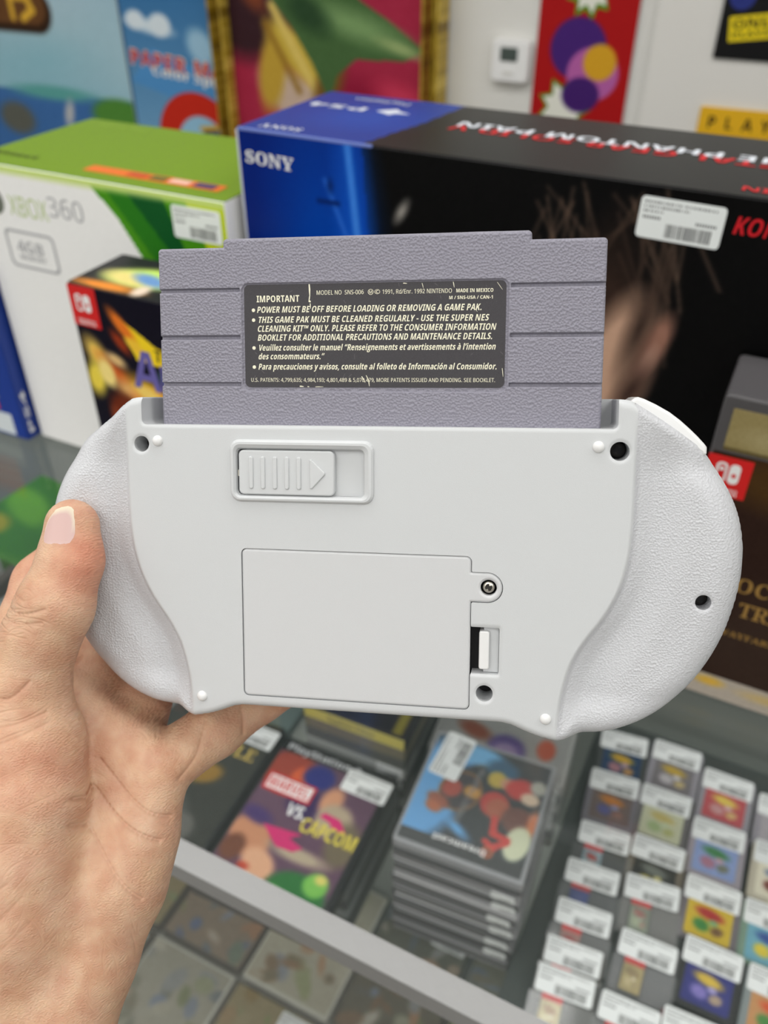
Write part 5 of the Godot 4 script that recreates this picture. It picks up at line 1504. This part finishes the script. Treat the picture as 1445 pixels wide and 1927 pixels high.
# ------------------------------------------------------------------ small cartridges in rows on the shelf
# t, s of the tag's far left corner, yaw, kind, look, label
func shelf_cartridges() -> void:
	var ra := thing("riser", "low dark riser on the glass shelf under the rows of small cartridges", "display riser", standing(0, 0.6304, 0))
	part("top", slab(MB.new(), rrect(-0.0645, 0.024, 0.24, 0.0296, 0.002, 2), -0.735, -0.352, 0.001, 1).mesh(), mat(c8(64, 70, 68), 0.3), ra)
	for x in [-0.062, 0.225]:
		part("side", slab(MB.new(), rrect(x, 0.0, x + 0.01, 0.024, 0.001, 1), -0.73, -0.36).mesh(), mat(c8(52, 58, 56), 0.3), ra)
	var grey := c8(118, 114, 122)
	var pale := c8(150, 148, 156)
	var blk := c8(28, 28, 30)
	var R := [
		[-0.0555, 0.7006, -7.0, "cart", c8(62, 66, 66), [c8(30, 60, 96), c8(200, 160, 40), c8(170, 120, 130)], "dark small cartridge with a blue label, farthest in the left column"],
		[-0.0514, 0.6411, -6.0, "cart", grey, [c8(110, 96, 92), c8(190, 120, 50), c8(90, 90, 140)], "grey small cartridge with an orange and brown label, second in the left column"],
		[-0.0439, 0.5709, -5.0, "card", blk, [c8(170, 200, 210), c8(190, 60, 50), c8(220, 220, 220)], "tiny game card with a pale blue label in a black sleeve, left column"],
		[-0.0438, 0.5224, -5.0, "card", c8(70, 72, 74), [c8(50, 66, 130), c8(70, 80, 140), c8(40, 50, 110)], "tiny game card with a dark blue label in a clear bag, left column"],
		[-0.0399, 0.4769, -5.0, "card", c8(96, 96, 96), [c8(190, 140, 130), c8(200, 80, 80), c8(220, 190, 180)], "tiny red game card in a clear bag, fifth in the left column"],
		[-0.0383, 0.4356, -5.5, "card", c8(80, 78, 72), [c8(90, 80, 76), c8(100, 80, 70), c8(90, 90, 80)], "tiny game card almost covered by the price tag nearest but one, left column"],
		[-0.0376, 0.4072, -5.5, "card", c8(90, 90, 88), [c8(206, 196, 156), c8(180, 150, 120), c8(220, 214, 180)], "tiny game card with a beige label, nearest in the left column"],
		[0.0046, 0.713, -2.0, "cart", pale, [c8(120, 116, 120), c8(190, 160, 60), c8(190, 186, 190)], "pale grey cartridge with yellow print, farthest in the second column"],
		[0.0055, 0.6464, -2.5, "cart", c8(106, 104, 104), [c8(196, 200, 170), c8(190, 176, 110), c8(160, 180, 130)], "cartridge with a pale green and yellow label, second column"],
		[0.0112, 0.5804, -2.2, "cart", c8(106, 98, 86), [c8(40, 42, 44), c8(110, 116, 110), c8(200, 190, 90)], "cartridge with a black and white label, third in the second column"],
		[0.0144, 0.5324, -6.0, "card", c8(110, 108, 106), [c8(150, 160, 140), c8(190, 120, 110), c8(180, 190, 160)], "tiny game card with a green grey label under crumpled film, second column"],
		[0.0244, 0.4743, -1.5, "card", c8(104, 104, 106), [c8(176, 160, 110), c8(150, 130, 90), c8(200, 186, 140)], "tiny game card with a tan label in a grey sleeve, second column"],
		[0.0221, 0.4096, -2.0, "card", c8(100, 100, 100), [c8(120, 118, 116), c8(130, 126, 122), c8(110, 108, 106)], "game card hidden under the nearest price tag of the second column"],
		[0.0639, 0.6985, -1.0, "cart", pale, [c8(186, 84, 90), c8(226, 200, 90), c8(200, 150, 150)], "pale grey cartridge with a red and yellow label, farthest in the third column"],
		[0.0644, 0.6295, -2.5, "cart", c8(160, 154, 162), [c8(140, 160, 206), c8(70, 130, 80), c8(170, 120, 140)], "pale grey cartridge with a light blue label, second in the third column"],
		[0.0703, 0.5592, -2.0, "cart", c8(112, 106, 110), [c8(206, 178, 50), c8(170, 40, 40), c8(60, 130, 60)], "grey cartridge with a yellow, red and green label, third column"],
		[0.0814, 0.4953, 0.0, "cart", blk, [c8(50, 52, 120), c8(210, 180, 70), c8(130, 120, 190)], "black cartridge with a dark blue and purple label, third column"],
		[0.0755, 0.4214, -3.0, "card", c8(120, 60, 70), [c8(120, 118, 116), c8(130, 126, 122), c8(110, 108, 106)], "game card hidden under the nearest price tag of the third column"],
		[0.1237, 0.6911, -1.5, "cart", pale, [c8(170, 166, 172), c8(150, 148, 156), c8(160, 158, 160)], "blank pale grey cartridge at the right edge, farthest of its column"],
		[0.1273, 0.6305, -2.0, "cart", c8(196, 190, 170), [c8(226, 222, 200), c8(70, 90, 140), c8(120, 60, 50)], "cream cartridge at the right edge, second of its column"],
		[0.1271, 0.5592, -2.0, "cart", c8(120, 150, 130), [c8(110, 170, 190), c8(50, 80, 150), c8(220, 200, 60)], "cartridge with a sky blue and green label at the right edge"],
		[0.1397, 0.4947, 0.0, "cart", c8(130, 140, 140), [c8(190, 140, 90), c8(206, 80, 40), c8(70, 130, 60)], "cartridge with an orange label, nearest at the right edge"]]
	for k in R.size():
		var q: Array = R[k]
		cart_at(q[0], q[1], q[2], q[3], q[4], q[5], q[6], k)

func cart_at(t: float, s: float, dyaw: float, kind: String, body: Color, cs: Array, label: String, k: int) -> void:
	var a := deg_to_rad(YAW + dyaw)
	var uu := Vector3(cos(a), 0, sin(a))
	var vv := Vector3(sin(a), 0, -cos(a))
	var y := 0.6606
	var cart := kind == "cart"
	var w := 0.057
	# tags lie at 0.68: base tilts up a little so the rows overlap like shingles
	var tr := Transform3D(Basis(Vector3.UP, -a) * Basis(Vector3.RIGHT, -PI / 2 + 0.16), cp(t, 0.0, s) + uu * 0.026 - vv * 0.032 + Vector3(0, y + 0.0058, 0))
	var o := thing("small_game_cartridge" if cart else "game_card", label, "game cartridge", tr)
	var lab := art(48, 48, cs[0], [["e", 0.5, 0.3, 0.3, 0.14, 10, cs[1], 0.1], ["e", 0.35, 0.65, 0.18, 0.16, 30, cs[2], 0.1], ["e", 0.7, 0.7, 0.14, 0.12, -30, cs[1].lerp(cs[2], 0.5), 0.08], ["e", 0.6, 0.5, 0.1, 0.08, 0, cs[2].lerp(Color.WHITE, 0.3), 0.06]], 0.08, k + 30)
	var bm := mat(body, 0.45)
	if cart:
		var b := part("body", slab(MB.new(), rrect(-w / 2, -0.032, w / 2, 0.030, 0.003, 3), 0, 0.009, 0.001, 2).mesh(), bm, o)
		part("label", slab(MB.new(), rrect(-0.0215, -0.0265, 0.0215, 0.009, 0.002, 2), 0.0088, 0.0094).mesh(), lab, o)
		for x in [-0.0265, 0.0250]:
			part("edge_rib", slab(MB.new(), rrect(x, -0.028, x + 0.0015, 0.018, 0.0004, 1), 0.0088, 0.0096, 0.0003, 1).mesh(), bm, o)
		price_tag(o, -0.0005, 0.0195, 0.0525, 0.0245, 0.0097, 0.0)
	else:
		part("sleeve", slab(MB.new(), rrect(-w / 2, -0.026, w / 2, 0.030, 0.003, 3), 0, 0.006, 0.001, 2).mesh(), bm, o)
		part("card", slab(MB.new(), rrect(-0.0195, -0.0245, 0.0015, 0.0115, 0.0015, 2), 0.0058, 0.009, 0.0006, 2).mesh(), mat(c8(40, 40, 42), 0.4), o)
		part("label", slab(MB.new(), rrect(-0.0185, -0.0225, 0.0005, 0.002, 0.0008, 1), 0.0088, 0.0094).mesh(), lab, o)
		part("red_band", slab(MB.new(), rrect(-0.0185, 0.002, 0.0005, 0.0105, 0.0008, 1), 0.0088, 0.0094).mesh(), mat(c8(206, 56, 56), 0.4), o)
		price_tag(o, -0.0005, 0.0195, 0.0525, 0.0245, 0.0097, 0.0)
		part("clear_bag", slab(MB.new(), rrect(-w / 2 - 0.002, -0.028, w / 2 + 0.002, 0.006, 0.002, 2), 0.0094, 0.0096).mesh(), M.film, o)

# ------------------------------------------------------------------ cases on the lowest shelf, seen through the front pane
func lower_games() -> void:
	var rng := RandomNumberGenerator.new()
	rng.seed = 17
	var pal := [[c8(150, 150, 136), c8(110, 112, 96)], [c8(112, 112, 98), c8(140, 140, 124)], [c8(96, 96, 84), c8(150, 150, 140)], [c8(170, 168, 150), c8(120, 110, 90)], [c8(132, 120, 104), c8(90, 104, 130)], [c8(140, 130, 96), c8(100, 120, 70)]]
	var names := ["olive grey", "dull grey", "dark grey", "pale beige", "brown and blue", "yellow and green"]
	for row in 2:
		for col in 6:
			var q := (col * 5 + row * 2) % 6
			var sh := []
			for k in 30:
				var cc: Color = pal[q][k % 2].lerp([c8(90, 110, 150), c8(170, 110, 70), c8(120, 140, 80), c8(200, 196, 180)][rng.randi() % 4], rng.randf() * 0.6)
				sh.append(["e", rng.randf(), rng.randf(), rng.randf_range(0.03, 0.16), rng.randf_range(0.02, 0.10), rng.randf() * 180, cc, 0.04])
			var t := -0.846 + col * 0.1405
			var s := 0.597 if row == 0 else 0.400
			var o := case_at("game_case", "%s game case on the lowest shelf, %s row, number %s from the left" % [names[q], "back" if row == 0 else "front", ["one", "two", "three", "four", "five", "six"][col]], t, 0.2505, s, 0.135, 0.19, 0.0145, 0.0, mat(c8(60, 62, 56) if (col + row) % 3 else c8(196, 198, 186), 0.4), art(72, 100, pal[q][0], sh, 0.08, col + row * 7), "game case")
			if (col + row) % 2 == 0:
				price_tag(o, 0.035, 0.075, 0.05, 0.026, 0.0151, 0.0)
